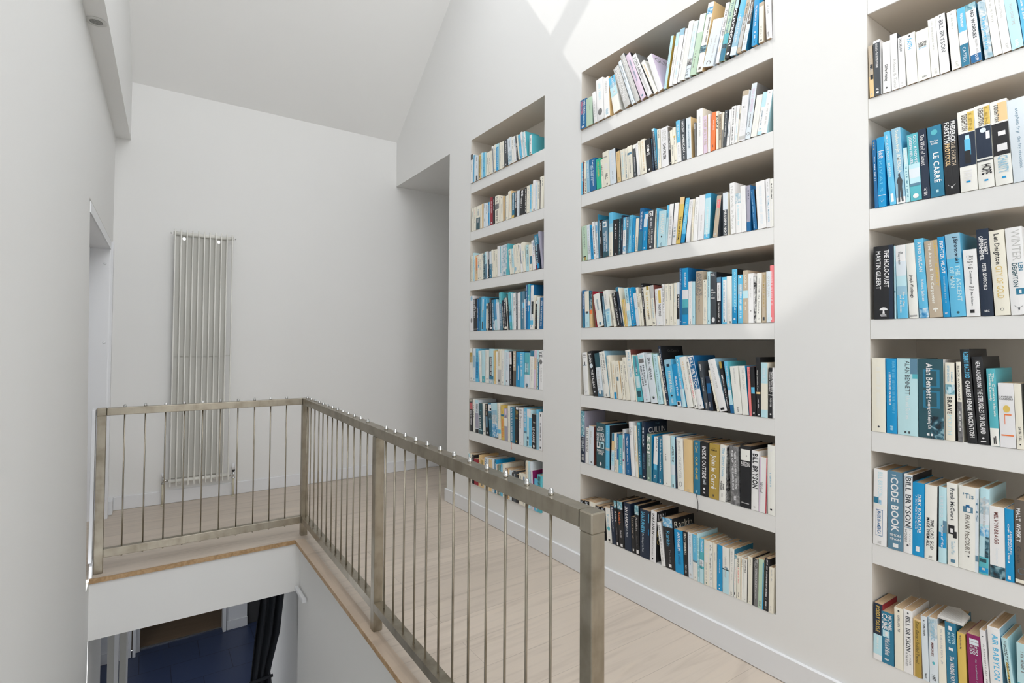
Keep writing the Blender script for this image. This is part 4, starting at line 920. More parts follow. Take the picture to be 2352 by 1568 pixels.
row2(5, I_, '''
150 105 275 252 W C;d k,.05,.13,.5,.6;p t,.29,.31,.1,.9;p D,.22,.3,.45,.6;H D,.93
347 220 255 442 K;t Smith,.05,.26,W,.5,.55;o P,.33,.36,1;t THE TALIBAN,.42,.82,W,.5,.46;o P,.91,.12
450 365 290 566 P;b d,0,.33;b t,.86,1;t TRUE BEAST,.4,.8,G,.45,.4;o W,.9,.26,1
580 465 260 698 I c;t ERIC NEWBY,.05,.42,k,.72,.24;t On the Shores of the Mediterranean,.05,.7,k,.34,.18;d D,.93,.97
706 620 335 766 C;d G,.1,.9
772 725 445 872 C;p B,.83,1,.35,1;d y,.1,.7,.5,.24
878 800 455 962 y;b C,0,1;p t,.42,.52,.1,.6;d k,.1,.35,.6,.14
968 900 450 1042 C;t OUT OF AFRICA,.1,.9,b,.5,.24;o K,.93,.1
1046 955 380 1126 C;d k,.1,.6
1136 1020 225 1248 I J;t POLE TO POLE,.05,.54,c,.6,.32
1252 1150 320 1282 C
1286 1175 350 1412 A;p t,.02,.4,.4,.7;p X,.45,.7,.1,.9;p d,.77,.9,.15,.9
1421 1275 300 1566 P;p L,.04,.1,.2,.8;p k,.12,.2,.1,.85;t TRAVELLERS,.24,.66,D,.68,.24;t EURO TECH,.26,.66,D,.3,.24;u Alan Jones,.72,.9,V,.5,.3;o k,.95,.09
1574 1440 310 1718 F;b P,0,1;t ERIC NEWBY,.08,.54,D,.5,.36;o D,.89,.16,1.2;o F,.87,.06
1728 1600 305 1854 L;d t,.05,.75,.5,.18;o k,.88,.2,1.6;o L,.88,.16,1.6
1858 1700 345 1902 C
1905 1715 140 1960 N K;t Oz Clarke's NEW CLASSIC WINES,.05,.8,W,.5,.42;o W,.92,.2;c Oz Clarke's,.06,.1,.3,.8,k
1965 1840 430 2122 S;b c,0,.14;p N,.1,.16,.3,.7;t TAMESIDE HALL,.25,.72,I,.55,.36;o K,.79,.1;d P,.85,.95
''', J_, '''
45 -59 465 132 B;t RURAL STAGE,.3,.75,W,.55,.4;p W,.88,1,.1,1;p K,.89,.96,.2,.7
137 0 310 234 S;b L,.65,1;t A Writer's Guide,.06,.6,W,.5,.3;d V,.5,.85,.5,.3
240 80 335 364 I;u IN THE LAND OF THE LEFT,.28,.66,k,.5,.14;d y,.1,.25
372 195 385 442 I;t RUSSELL DAVIES,.05,.32,K,.55,.42;t ROUTEMASTER,.34,.8,H,.5,.4;o k,.95,.26
446 242 320 556 W U;p U,.025,.63,.06,.94;t BILL BRYSON,.04,.62,W,.5,.56;H D,.93
576 432 415 650 D;d W,.06,.2,.5,.3;t Frankie Boyle,.34,.62,P,.5,.24;d Z,.85,.97
655 580 700 782 N K;b U,.2,.5;d W,.75,.9,.3,.2
786 612 580 848 C;d o,.1,.3;d k,.86,.97
850 620 390 1002 W c;t A STATE OF FEAR,.08,.56,G,.45,.2;p K,.93,.97,.2,.7
1004 830 420 1058 K;b o,0,.13;p W,.26,.33,.1,.6;t Eating Out in London,.32,.9,W,.5,.34
1060 925 410 1128 L A;b S,0,.56;p U,.84,1,0,1;t LOVING NO MEN,.1,.52,C,.6,.36;b P,.56,.66;d U,.9,.97
1132 1040 505 1282 I;d G,.04,.36,.5,.16;t KAFF,.86,.96,k,.5,.26
1290 1215 500 1404 I B;u THE OLD LAW,.04,.48,G,.6,.4
1416 1368 510 1462 O;p H,0,1,0,1;d J,.05,.25,.8,.2
1464 1420 520 1546 K;p S,.41,.54,.1,.9;d W,.92,.96,.5,.4
1552 1530 330 1630 K;t Holy Crocodile Tom,.22,.56,I,.4,.24;b y,.585,.62;d Z,.7,.85,.5,.2;p W,.955,.975,.4,.7
1634 1640 430 1762 C;b L,0,.38;d P,.1,.34,.5,.4;b L,.86,1
1766 1780 530 1877 K;t THE GLOBAL SOUL,.07,.49,W,.6,.34;d Z,.08,.48,.25,.12;b W,.532,.548;t PICO IYER,.6,.78,W,.5,.3;o Z,.92,.16
1882 1880 530 1918 W;d t,.1,.98,.4,.2
''')
K_ = dict(sc=7.838, ox=1325, oy=920); L_ = dict(sc=6.533, ox=1550, oy=960)
row2(6, K_, '''
75 70 180 142 N m;b 1,0,.46;b T,.46,.5;t EVEREST,.48,.78,P,.5,.5;d W,.84,.95,.5,.5
155 155 480 212 W;t BILL BRYSON,.08,.66,k,.5,.5;o K,.04,.12
215 220 450 302 P J;t Bill Bryson,.14,.46,G,.4,.3;o K,.93,.1
350 345 390 511 d N;h ALAN,.08,.12,W,.5,.5;h BULLOCK,.13,.18,W,.5,.75;h HITLER,.22,.3,W,.5,.85;h STALIN,.31,.4,W,.5,.85;p W,.43,.57,.06,.42;p d,.45,.54,.14,.34;p L,.43,.57,.5,.88;p d,.46,.55,.58,.8;h PARALLEL,.6,.65,W,.5,.8;h LIVES,.66,.71,W,.5,.55;o W,.92,.1,1.4
512 520 440 586 S K;t A Traveller's Life,.12,.48,L,.5,.24;b G,.51,.575;d U,.93,.96
614 630 580 677 P;p T,0,.2,.1,.8;b y,.2,.45;b L,.5,.85;d S,.55,.85,.5,.6
680 680 580 716 C;d k,.4,.95,.5,.3
718 720 590 750 U;b C,.68,1
752 755 610 817 A;d W,.35,.85,.6,.24;b S,.8,1
820 820 510 870 P;b G,0,.12;p m,.2,.5,.3,.9;p M,.68,.72,.2,.7;b W,.8,.9
876 845 580 976 U;p N,0,1,0,1;p U,.01,.99,.04,.96;t The Many Ways to Say It,.07,.75,W,.5,.28;d c,.88,.95
984 930 375 1048 W;u Collins,.1,.24,k,.5,.4
1054 1015 450 1112 I;p Y,0,1,.9,1;d y,.1,.7
1120 1080 390 1172 T;b A,0,.04;t Northwood Lodge,.12,.8,P,.55,.3;p d,.93,1,0,1
1176 1165 370 1242 N N;t THE CUILLIN,.1,.43,P,.4,.42;d t,.55,.8;o W,.95,.2,.6;c CUILLIN,.1,.2,.14,.92,Z;c THE,.035,.065,.45,.65,t
1250 1250 595 1342 g B;t 501,.04,.41,I,.45,.56;t MUST TRY RIDES,.44,.68,P,.6,.22;o F,.94,.16
1366 1390 640 1462 T;b W,0,.6;t ANGRY,.02,.32,k,.7,.3;p S,.6,.72,.2,.85;d W,.84,.9
1466 1465 640 1548 T;p U,.0,1,0,.12;t Publish Inevitable,.04,.72,P,.55,.36;d W,.9,.97
1556 1538 610 1692 I;d k,.38,.5,.4,.14;o k,.95,.06
1700 1688 635 1774 L U;t AFTER THE,.2,.5,K,.5,.44;p K,.93,.99,.3,.6;b P,.55,.75
1778 1765 690 1796 N
''', L_, '''
42 18 290 138 I;u JOHN CHEEVER,.05,.78,G,.5,.4;o k,.89,.2,1.6;o I,.89,.15,1.5
142 133 310 272 y;p E,0,1,0,1;p y,.001,.999,.01,.99;d E,.95,.97
280 272 330 377 t;p T,0,1,0,1;t le Carré,.04,.22,Y,.5,.4;t OUR GAME,.3,.72,Y,.5,.36;d L,.93,.97;rib K .075 -1
381 383 350 503 K;t INSIDE OUTSIDE,.08,.67,W,.5,.46;t Herman Wouk,.69,.78,P,.55,.4;o W,.86,.12;d W,.92,.95
507 518 375 655 o;h THE LITTLE,.07,.085,K,.45,.3;h DRUMMER GIRL,.1,.13,K,.5,.6;t John le Carré,.2,.82,W,.5,.46;p b,.92,.96,.4,.56
660 680 395 756 I 4;t The Glitter Dome,.05,.56,c,.55,.4;t Joseph,.68,.79,K,.7,.28;t Wambaugh,.64,.8,K,.35,.28;d G,.86,.92
838 815 415 972 6;t THERE WAS HERE A GOLDEN,.08,.72,Z,.65,.2;t AGE OF THE FABULOUS,.06,.75,Z,.35,.2;d Z,.85,.94
980 975 400 1140 K;p I,.06,.24,.05,.95;p k,.15,.17,.6,.68;h KEEPING,.26,.29,W,.5,.8;h CITIZEN,.295,.33,W,.5,.85;h Heinemann,.91,.93,W,.5,.7
1144 1152 480 1250 W;t BILL BRYSON,.05,.63,K,.55,.72;d G,.93,.97
1255 1272 575 1392 W;p V,0,1,0,.2;p H,0,1,.86,.9;p R,0,1,.9,1;u Wicked,.46,.64,K,.3,.4
1396 1393 400 1502 I;d c,.4,.6,.4,.2;d Z,.06,.09;p K,.91,.935,.35,.62
''')
M_ = dict(sc=7.468, ox=1325, oy=1110); N_ = dict(sc=6.032, ox=1540, oy=1160)
row2(7, M_, '''
75 58 276 130 K;t IAN,.03,.2,P,.5,.6
140 128 290 212 K;t IAN,.03,.2,P,.5,.6
222 213 305 318 C;d Z,.05,.3
328 316 375 402 K;t IAN,.03,.2,W,.5,.6
416 408 398 482 K;t IAN,.03,.2,P,.5,.6
520 485 405 603 I;d Z,.04,.12;u Rankin,.2,.53,c,.5,.5;o A,.6,.3,1;d V,.68,.82,.5,.2;p K,.9,.965,.3,.7
607 566 375 672 N;t IAN RANKIN,.04,.42,W,.5,.4;u Let It Bleed,.44,.66,W,.5,.28
676 625 290 722 K;b 1,0,.17;u Rankin,.24,.47,W,.5,.6;d k,.6,.75;p W,.92,.98,.3,.8
726 683 300 817 K;b 1,0,.17;u Rankin,.23,.5,O,.4,.46;u A Question of Blood,.62,.78,Z,.5,.3;p W,.92,.98,.3,.7
822 800 320 934 N;t IAN RANKIN,.08,.5,W,.4,.4;u Exit Music,.52,.72,P,.45,.22
940 922 560 1000 K;u LET IT RISE UP,.04,.6,E,.5,.4;p W,.88,.94,.4,.7
1004 982 365 1075 K;b 1,0,.19;u Rankin,.25,.52,G,.5,.5;u Fleshmarket Close,.62,.84,k,.5,.3;p W,.9,.97,.3,.8
1080 1085 430 1244 N K;t IAN RANKIN,.05,.48,S,.34,.36;u The Naming of the Dead,.5,.88,P,.34,.18;p S,.05,.24,.88,.94;p B,.38,.5,.88,.94
1250 1270 455 1350 Z K;t IAN RANKIN,.05,.46,K,.5,.44;u THREE GREAT NOVELS,.48,.88,k,.45,.24;o K,.945,.12;c IAN,.05,.18,.08,.4,Z;c REBUS,.38,.5,.05,.5,Y;c CASES,.55,.66,.05,.5,Y
1455 1375 660 1518 W;t IAN RANKIN,.08,.44,K,.5,.4;d G,.48,.9,.5,.4
1524 1462 575 1692 K;b 3,0,.18;c Rankin,.06,.2,.1,.9,C;u Rankin,.26,.56,S,.5,.4;u The Falls,.62,.88,k,.55,.2;p W,.91,.97,.36,.64
''', N_, '''
70 50 325 184 B;t IAN RANKIN,.06,.48,W,.55,.36;d U,.48,.8,.55,.3
190 172 355 248 K;t GREAT JOURNEYS,.04,.52,C,.45,.46;t DIRT ALL,.75,.94,W,.5,.34
252 237 370 312 P;d K,.05,.3,.5,.2;d c,.36,.7,.5,.2;o G,.92,.2
315 303 395 374 I;b S,0,.57;b t,.57,.61;u Love at Risk,.06,.4,L,.55,.3;d Z,.65,.85;o G,.94,.14
378 368 385 402 L;d A,.1,.9,.5,.5
404 400 450 462 A;b S,0,.3;t Orestes,.04,.3,P,.6,.4;b A,.3,.48;b P,.48,.62;u calypso,.5,.68,K,.5,.5;b L,.68,1
466 465 475 530 C;d Z,.05,.5,.5,.6;d G,.5,.9;p g,.93,.97,.4,.6
534 534 505 586 I;u the Triumph!,.06,.6,K,.5,.46;d K,.62,.85;d G,.9,.96
590 585 520 640 C;d G,.2,.4
642 650 540 720 B;t THE BOOKSELLER,.3,.62,W,.5,.14;d L,.86,.9;o W,.95,.12
722 722 570 808 I;p t,.43,.45,.3,.8;b d,.465,.495;b L,.495,1
812 825 590 872 I T;t MARKED BY THE LIGHT,.06,.66,G,.5,.24;t KAFF,.92,.98,k,.5,.34
876 886 680 916 I;p 1,0,.1,.1,1;d H,.3,.7,.5,.3;d G,.7,.85;p K,.88,.94,.2,.6
918 922 690 968 C;t Early Sea,.05,.26,K,.55,.46;t A Guide of War,.28,.64,H,.5,.34;d k,.85,.95
972 978 720 1000 I;d k,.05,.25;p y,.0,1,0,.3
1004 1012 735 1058 I K;t UNSTOPPABLE,.03,.32,K,.55,.36;o K,.94,.08
1066 1075 705 1128 C;d k,.05,.2,.5,.18;d G,.95,.99
1136 1143 718 1152 K
1154 1162 740 1208 k;b 4,0,.18;u SCRUM DIET,.2,.6,Z,.5,.4;d Z,.6,.85
1210 1222 735 1282 F;p o,0,1,0,.02;p B,.05,1,.82,1;t ICAAR,.85,.96,k,.4,.34
1286 1310 725 1352 K;d W,.03,.9,.5,.24;o k,.95,.2
1357 1370 850 1420 C;d G,.05,.3,.5,.3;d G,.85,.95
''')
# far narrow bookcase
row(0, 1, 11.2, 1070, 290, '''
120 130 730 167 W;b K,0,.2;d K,.25,.6
172 188 750 218 L;p B,0,1,.5,.9
220 225 790 303 P;d K,.05,.2,.7,.3;d k,.3,.5,.7,.2;p K,.8,1,.5,.9
325 338 740 388 y;p o,.05,.9,.2,.7
395 395 690 430 L
432 440 690 492 S;d t,.2,.4;d U,.6,.8
495 490 675 517 X
520 530 690 592 C
595 590 655 642 C
645 640 640 680 C
685 660 525 718 W;p D,.1,1,.6,1
722 722 490 775 C
778 775 470 842 L;p B,.12,1,.1,.95;d L,.15,.85
862 862 430 927 C
930 915 410 982 C
988 985 370 1082 D;d Z,.05,.5;d b,.6,.8;o Z,.93,.1
1088 1068 325 1185 P;d k,.1,.4;b 5,.5,1
1190 1165 295 1242 I
1245 1215 275 1302 W
1305 1265 260 1350 D;d Z,.3,.9,.5,.6
1355 1295 235 1388 C
1390 1340 240 1445 S
1452 1398 165 1488 W
1490 1455 160 1530 L
1533 1488 150 1572 W A
1635 1635 235 1697 W A;b I,.94,1
''', over=.008)
row(0, 2, 10.45, 1070, 390, '''
140 135 940 182 C
188 190 910 238 C;d H,.1,.3;d k,.35,.7
243 255 880 340 C;b d,.5,1;d t,.15,.4;d W,.55,.7
352 345 840 388 C
390 385 820 420 y
423 430 805 465 P;d N,.02,.2;d K,.65,.75
467 465 800 512 P
515 515 790 532 W
534 530 785 578 L;p B,0,1,.2,.8
583 582 670 642 R
645 645 655 698 K;d W,.1,.5
702 700 640 792 C;d b,.05,.3,.5,.4;b 6,.3,.5;d b,.55,.95,.5,.5
798 790 680 835 C
838 825 650 888 C;o K,.05,.1;d G,.3,.7
890 890 640 928 y
930 940 620 952 K
955 955 630 1020 C
1024 1015 525 1100 y;p C,0,1,0,1;d y,.1,.9
1104 1110 560 1158 T;p P,.03,.7,.3,.8;d d,.1,.65,.5,.4;b Y,.9,1
1160 1165 540 1222 K;d W,.02,.65,.5,.6
1228 1225 510 1278 P;d G,.1,.9
1284 1300 500 1395 K;o Z,.07,.2,1;o Z,.2,.2,1;d W,.3,.75,.35,.2
1400 1410 440 1450 K;d I,.05,.95,.6,.4
1454 1465 390 1528 C;d t,.1,.9
1530 1535 365 1578 L;p S,0,.9,.2,.8
1580 1580 355 1606 C
1608 1610 260 1662 W;p k,.94,.98,.2,.8
1666 1670 310 1717 P;d c,.1,.9
1720 1725 290 1768 C
1770 1780 245 1788 K
1790 1810 160 1880 C;d k,.05,.3,.7,.2
''')
row(0, 3, 11.2, 1070, 520, '''
130 130 760 168 C
184 190 680 218 L
222 215 745 246 W
248 245 750 298 O;p y,0,1,0,1;p O,.1,.6,.4,1;d k,.4,.8
300 295 755 348 C;p c,.38,.5,.3,.9
350 345 710 396 C
398 395 700 446 C;d k,.05,.3
452 450 700 494 K;b 2,0,1
495 470 665 546 L;b t,.45,1
550 520 650 576 W
578 560 660 606 K;b W,0,.3
608 600 650 664 T;b P,0,.48
668 655 610 717 C;d k,.5,.75
719 720 600 762 C;d k,.05,.4
764 765 590 810 C
813 810 515 882 W;d Z,.1,.9
885 880 505 938 P;p A,.02,.9,.1,.4;d c,.5,.9
940 930 490 1030 5
1034 1020 460 1132 A;p 5,0,.8,0,.5
1136 1090 600 1190 C;d K,.06,.25,.5,.5;d k,.35,.65,.6,.3
1193 1170 580 1252 L;b C,.75,1;d t,.2,.7
1254 1210 490 1322 C;o c,.85,.3,1.4
1324 1285 460 1387 C
1389 1345 480 1418 C;p K,.0,.4,.0,.6
1420 1370 470 1478 W;p N,.05,.7,.3,.6
1480 1415 430 1552 C
1555 1535 490 1622 X;d K,.04,.4,.6,.4;d t,.45,.8
1626 1610 480 1720 C;p T,.45,.75,.3,1
1724 1680 370 1797 W;d U,.06,.45,.7,.4;d H,.5,.6
1800 1750 230 1948 N;b T,0,.3;d L,.05,.9,.4,.4;p v,.75,1,0,.2;p B,.85,.98,.4,.9
1950 1850 140 1992 m;d Z,.1,.2
''')
row(0, 4, 11.2, 1070, 640, '''
105 105 450 192 Z;o c,.07,.28,1.4;d P,.2,.6;o k,.7,.24,1.6
196 190 520 286 K;d Z,.03,.6,.3,.3;d Z,.25,.4,.7,.2;b k,.93,.97
288 285 520 327 U
329 340 490 371 T;d N,.3,.7,.5,.5
374 395 460 458 S;p P,.08,.4,.5,.9;d y,.4,.6;p D,.73,.95,.5,.8
460 465 520 513 S;p B,0,1,.2,.9
515 525 640 560 C;b D,.08,.2;b 2,.93,1
574 560 620 612 K;d Z,.02,.9
614 600 510 683 K;d Z,.02,.95,.4,.3;b Z,.9,.95
685 660 550 752 T;d P,.1,.95,.4,.3;p P,.7,1,.7,1
754 725 540 808 L;b B,0,.65
810 780 615 874 P
878 845 360 947 A;b t,.3,1;d P,.05,.9
950 915 560 988 N;d C,.2,.95,.5,.4
990 960 500 1072 K;d Z,.02,.95,.5,.4;b C,.9,.97
1074 1020 490 1086 I
1088 1040 400 1128 K;d C,.03,.5
1130 1070 360 1192 A;b T,.5,.62;b S,.62,.8
1195 1150 365 1222 L
1224 1210 380 1282 W
1284 1275 350 1328 D;p W,0,1,0,.2;d P,.02,.9
1330 1325 360 1404 W
1408 1400 330 1513 t;p T,0,1,0,.5;p S,.3,.45,.55,1
1514 1505 530 1533 W
1535 1540 160 1578 U;d W,.02,.6
1580 1590 145 1645 B;b A,0,.38;b I,.38,.47
1648 1670 170 1724 W U;p K,.37,.66,.3,1;b P,.74,.8;b S,.8,.9
1726 1740 430 1768 C
1770 1795 570 1820 K;b W,0,.1;d Z,.2,.9
1824 1835 470 1915 I;d L,.1,.8,.3,.3
1918 1945 480 2006 U;p N,0,1,0,.25;d P,.1,.9,.6,.4
''')
row(0, 5, 12.06, 1070, 780, '''
75 65 240 158 I D;p o,.13,.43,.05,.9
188 190 240 262 P;p c,.22,.58,.2,.8;o G,.93,.2
264 275 250 367 S;b B,.4,.9;d N,.1,.8,.6,.4
370 330 310 440 I;d G,.1,.5
443 430 290 524 L;b A,.8,1
538 535 275 634 I;d K,.05,.6,.5,.16;o b,.88,.12
638 640 250 765 L;p K,.23,.78,.05,.65;d W,.25,.75,.45,.3;b T,.78,.88;b 5,.88,1
772 760 300 822 Y;p y,0,1,.1,.9;d o,.05,.9
824 820 320 872 I
874 885 260 972 C;d o,.02,.48,.4,.3;b G,.58,1;p K,.86,.92,.3,.6
974 980 300 1062 I
1064 1070 270 1092 L
1096 1090 330 1205 P;d c,.05,.6;p k,.85,.9,.2,.4
1208 1190 320 1278 K;p W,.02,.38,.2,1;d H,.04,.18;d W,.44,.95
1298 1310 310 1376 b;p E,.0,1,0,1;p b,.55,1,0,1;d I,.05,.45,.5,.5
1382 1395 330 1485 B;p P,.4,.8,.6,.8;d U,.15,.35
1488 1500 340 1608 B;b S,0,1;d P,.06,.42,.4,.5;u smile,.5,.7,W,.5,.4
1618 1630 360 1760 P;b A,0,.62;p X,.3,.55,.1,.8;o k,.93,.24
1766 1785 300 1872 I;b T,0,.15;d G,.2,.8
1874 1900 280 1952 y;b V,0,1;p y,.2,.5,.2,.8
1954 1960 290 2028 X;p T,.3,1,.6,1
2033 2040 290 2148 W;t YE,.02,.18,D,.5,.7;o k,.3,.35,1;d K,.1,.6,.1,.2;d G,.45,.8,.6,.3
''')
row(0, 6, 10.45, 1070, 890, '''
105 85 265 170 K;d C,.02,.08,.5,.8;b H,.12,.32;d R,.14,.3,.5,.5;d Z,.36,.8,.4,.4
172 155 265 226 I
229 220 290 303 P;b L,0,.1;d K,.12,.35,.6,.5;b m,.4,.86;b K,.88,1
308 310 370 408 d;d A,.22,.28,.5,.4;t LE CARRÉ,.4,.82,W,.4,.4;b L,.86,.88
410 395 375 467 I;d G,.2,.6,.7,.3;o K,.9,.14
475 450 390 548 K;d E,.02,.35,.5,.4;p t,.4,.75,.2,.8;p W,.88,.94,.4,.7
566 530 370 638 T;b W,.04,.24;p K,.16,.22,.5,1;d N,.6,.9;b 2,.3,.5
642 600 370 772 L;b c,.2,.35;b 5,.35,.6;b 3,.6,1
778 745 365 842 C;b S,.74,.85;d G,.06,.5,.5,.2
848 835 420 925 Y;b T,.26,.32;d o,.15,.22;d O,.4,.85,.5,.5;o O,.9,.16
928 915 490 1002 m;p V,.02,.2,.2,.8;b I,.3,.55;d M,.24,.28
1005 1000 430 1062 C;d G,.15,.9
1066 1060 460 1168 t;p T,0,1,0,1;d P,.02,.95,.35,.34;rib O .045 0
1170 1175 460 1264 K;d o,.1,.32,.5,.6;p Z,.0,.06,.3,.9;o o,.93,.16
1266 1265 480 1378 Z;u Bill Bryson,.04,.55,k,.45,.46;o G,.94,.05
1383 1385 480 1455 S;d P,.05,.5,.5,.5;b t,.6,.66;b L,.66,1
1458 1465 510 1577 L;p Z,0,.2,0,.8;p S,.22,.5,.45,1;p N,.72,.8,.1,.4;p S,.5,.95,.5,1;d K,.85,.97,.2,.3
1580 1585 635 1684 K;h in,.2,.25,C,.55,.4;t LE CARRÉ,.38,.82,W,.45,.46;o Z,.93,.2
1688 1685 520 1740 S;b c,.1,1;d B,.06,.6
1744 1745 580 1836 E;p Z,0,1,0,1;p W,.02,.15,.2,.8;p K,.05,.12,.4,.6
''')
row(0, 7, 9.225, 1060, 1020, '''
105 105 175 143 W;d K,.03,.3
145 140 185 182 L
184 185 190 217 C;o K,.08,.1
219 225 215 266 K;d W,.05,.3
268 262 300 352 R;d v,.05,.4
355 365 225 388 y
392 405 290 476 y;p o,.05,.5,.2,.8
478 480 270 556 P;t COLIN,.04,.36,U,.4,.5
568 570 310 652 C;p y,0,1,.1,.9
654 650 315 692 P
694 695 320 732 B;b T,0,1;d P,.1,.3
734 735 420 756 C
757 757 430 776 J
778 778 425 822 g
824 825 415 867 S;d P,.1,.6
869 865 400 922 C
924 925 505 978 J;p I,.03,.9,.1,.6
980 980 525 1018 y
1019 1015 540 1063 P;d L,.1,.3
1065 1065 590 1093 K;d C,.1,.5
1095 1100 555 1153 D;d P,.1,.4,.4,.3
1155 1155 630 1207 K
1214 1220 600 1283 C;d K,.08,.6
1285 1290 610 1344 C;p U,.1,.22,.4,.8
1350 1350 345 1403 C;d y,.05,.4
1405 1415 360 1443 L
1445 1450 370 1482 P;p B,.2,1,.6,.8
1485 1450 545 1537 Z M;p V,0,1,.4,1;d M,.1,.3
1540 1540 720 1622 S
1624 1640 650 1717 A;d K,.04,.7,.5,.5
''', over=.01)

# ------------------------------------------------------------------ place the books: the 300 that show largest are things, the rest one mass
ORD = 'first second third fourth fifth sixth seventh eighth ninth tenth eleventh twelfth thirteenth fourteenth fifteenth sixteenth seventeenth eighteenth nineteenth twentieth'.split()
def ordinal(n):
    if n <= 20: return ORD[n-1]
    t_, u = divmod(n, 10); tens = {2: 'twenty', 3: 'thirty', 4: 'forty'}[t_]
    return (tens[:-1]+'ieth') if u == 0 else tens+'-'+ORD[u-1]
def word(c): return PAL[c][3] if c in PAL else ART[c][0].replace(' ', '-')
def area(b):
    d = (Vector((b['X'], b['y'], b['z']))-EYE).dot(Fv); v = Vector((b['X'], b['y'], 0)).normalized()
    return b['w']*b['h']*abs(v.x)/d**2
WHERE = ['far bookcase', 'middle bookcase', 'near bookcase']
for b in BOOKS: b['a'] = area(b)*(.55 if b['case'] == 2 and b['i'] > b['n']-2 else 1)*(.25 if b['case'] == 0 and b['op'] == 7 else 1)
order = sorted(BOOKS, key=lambda b: -b['a']); big = set(id(b) for b in order[:300])
mass = MB()
for b in BOOKS:
    C, Pg = book_meshes(b)
    Mx = Matrix.Translation((b['X'], b['y'], b['z'])) @ Matrix.Rotation(-b['ph'], 4, 'X')
    rib = next((o for o in b['ops'] if o[:3] == 'rib'), None)
    if id(b) not in big and not rib:
        mass.join(C, Mx); mass.join(Pg, Mx); continue
    feat = ''
    tx = next((o.split(',')[3] for o in b['ops'] if o[0] in 'tuh'), None); bd = next((o.split(',')[0][2:] for o in b['ops'] if o[0] == 'b'), None)
    if bd and word(bd) != word(b['c']): feat = ' with '+word(bd)+' band'
    elif tx: feat = ' with '+word(tx)+' lettering'
    size = 'tilted ' if abs(b['ph']) > .1 else 'tall ' if b['h'] > .25 else 'thick ' if b['w'] > .042 else 'slim ' if b['w'] < .014 else ''
    sh = b['op']-(2 if b['case'] == 2 else 1); shelf = ['top', 'second', 'third', 'fourth', 'fifth', 'sixth', 'seventh'][sh]
    lab = f"{size}{word(b['c'])} book{feat}, {ordinal(b['i']+1)} from far end, {shelf} shelf of {WHERE[b['case']]}"
    E_ = thing('book', lab, 'book', (b['X'], b['y'], b['z']), f"books on the {shelf} shelf of the {WHERE[b['case']]}", (-b['ph'], 0, 0))
    C.build('cover', E_, False); Pg.build('page_block', E_, False)
    if rib:
        q = MB(); mt = cmat(rib.split()[1]); ln = float(rib.split()[2]); v = []
        for i in range(9):
            k = i/8; v += [(-.0035-.004*math.sin(k*PI), -b['w']*.45+.012*math.sin(k*2.6)*float(rib.split()[3]), .003-k*ln), (-.0035-.004*math.sin(k*PI), -b['w']*.45-.0032+.012*math.sin(k*2.6)*float(rib.split()[3]), .003-k*ln)]
        q.add(v, [(2*i, 2*i+1, 2*i+3, 2*i+2) for i in range(8)], mt, True); o = q.build('ribbon_bookmark', E_, False)
        md = o.modifiers.new('thick', 'SOLIDIFY'); md.thickness = .0004
o = mass.build('packed_books', None, False); o['kind'] = 'stuff'; o['category'] = 'books'
o['label'] = 'thin and distant books packed between the others on the white shelves'

# folded sheet of ruled paper lying on the books of the lowest shelf in the near bookcase
zq = 0
pz = [on_x(1980+995/5.226, 1268+825/5.226, D).z+.0012]
def pp(x, y, dz=0):
    q = on_z(1980+x/5.226, 1268+y/5.226, pz[0]+.006+dz); return q
S = thing('folded_paper', 'folded sheet of ruled paper lying across book tops, lowest shelf of near bookcase', 'paper', tuple(pp(1080, 760)))
q = MB(); a, b_, c, d_, e_ = pp(905, 760), pp(1030, 640), pp(1180, 672, .004), pp(1300, 770, .002), pp(1215, 868)
top = [a, b_, c, d_, e_]; q.face(top, M_note); q.face([p-Vector((0, 0, .0055)) for p in top[::-1]], M_note)
for i in range(5): q.face([top[i], top[(i+1) % 5], top[(i+1) % 5]-Vector((0, 0, .0055)), top[i]-Vector((0, 0, .0055))], M_note)
inv = Matrix.Translation(-pp(1080, 760)); o = q.build('sheet', S); o.matrix_parent_inverse = inv
q = MB()
for i in range(11):
    k = .08+.075*i; p0 = a.lerp(b_, k); p1 = e_.lerp(c.lerp(d_, .4), k); up = Vector((0, 0, .0008)); dv = (b_-a).normalized()*.0009
    q.face([p0.lerp(p1, .06)+up, p0.lerp(p1, .94)+up, p0.lerp(p1, .94)+up+dv, p0.lerp(p1, .06)+up+dv], cmat('k'))
o = q.build('ruled_lines', S, False); o.matrix_parent_inverse = inv

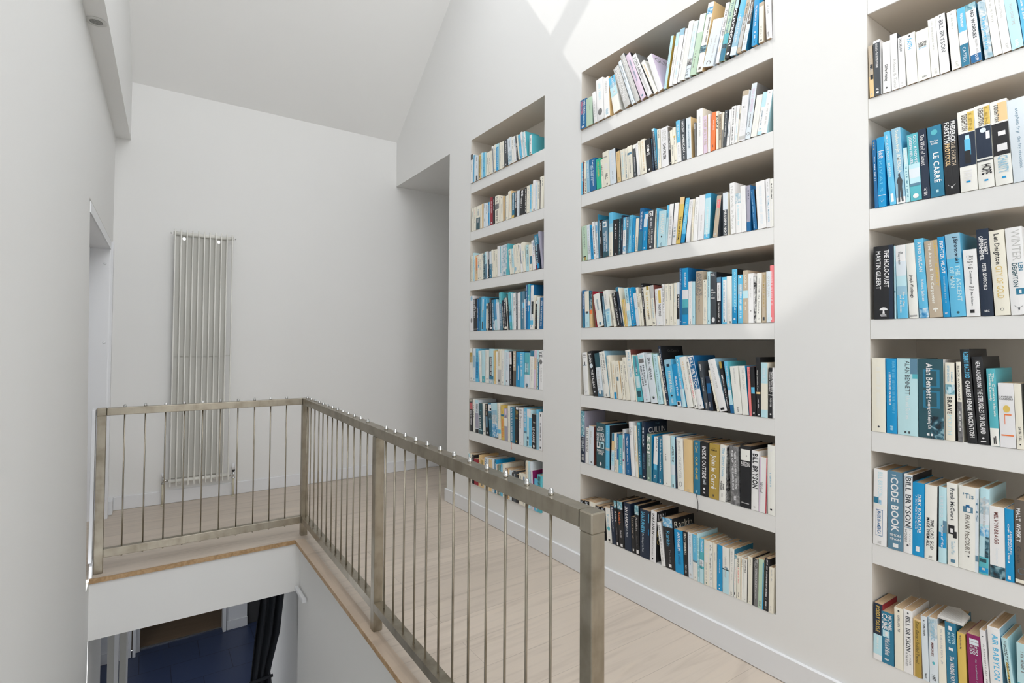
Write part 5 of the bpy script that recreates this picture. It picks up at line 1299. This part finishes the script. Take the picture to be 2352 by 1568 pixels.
# ------------------------------------------------------------------ daylight
W = bpy.data.worlds.new('sky'); scene.world = W; W.use_nodes = True
bg = W.node_tree.nodes['Background']; bg.inputs['Color'].default_value = (.945, .96, .985, 1); bg.inputs['Strength'].default_value = SKY
sd = bpy.data.lights.new('sun', 'SUN'); sd.energy = SUN; sd.angle = math.radians(.53); sd.color = (1, .965, .91)
so = bpy.data.objects.new('sun', sd); COL.objects.link(so)
so.rotation_euler = Vector((1, -MS, -1.404*MS)).to_track_quat('-Z', 'Y').to_euler(); so.location = (-3, 6, 9)
def portal(name, loc, sx, sy, direction, up='Y'):
    a_ = bpy.data.lights.new(name, 'AREA'); a_.shape = 'RECTANGLE'; a_.size = sx; a_.size_y = sy; a_.cycles.is_portal = True
    o_ = bpy.data.objects.new(name, a_); COL.objects.link(o_); o_.location = loc
    z_ = -Vector(direction).normalized(); x_ = Vector((1, 0, 0)) if abs(z_.x) < .9 else Vector((0, 1, 0)); y_ = z_.cross(x_); x_ = y_.cross(z_)
    o_.matrix_world = Matrix((x_, y_, z_)).transposed().to_4x4(); o_.matrix_world.translation = loc
n1 = Vector((0, -SL, -1)); n2 = Vector((0, SL, -1)); cs = math.sqrt(1+SL*SL)
for x0, x1, y0, y1, n in ((XW[0], XW[1], YW0, YW1, n1), (XW[2], XW[3], YW0, YW1, n1), (0, .9, BY0, BY1, n2), (1.0, 1.9, BY0, BY1, n2)):  # front pair follows the sun patch, rear pair is added for fill
    portal('roof_window_portal', ((x0+x1)/2, (y0+y1)/2, roof((y0+y1)/2)+.035), x1-x0, (y1-y0)*cs, n)
portal('window_portal', ((gx0+gx1)/2, YB-.06, (gz0+gz1)/2), gx1-gx0, gz1-gz0, (0, 1, 0))
portal('stair_window_portal', (.275, YB-.06, -1.3), .6, 1.8, (0, 1, 0))
portal('hall_portal', (-.76, 6.275, -1.3), .95, 1.3, (1, 0, 0))
vs = scene.view_settings
vs.view_transform = 'Standard'; vs.look = 'None'; vs.gamma = 1; vs.use_curve_mapping = False; vs.exposure = EXPO
scene.cycles.max_bounces = 12; scene.cycles.diffuse_bounces = 8; scene.cycles.use_denoising = True; scene.cycles.sample_clamp_indirect = 6
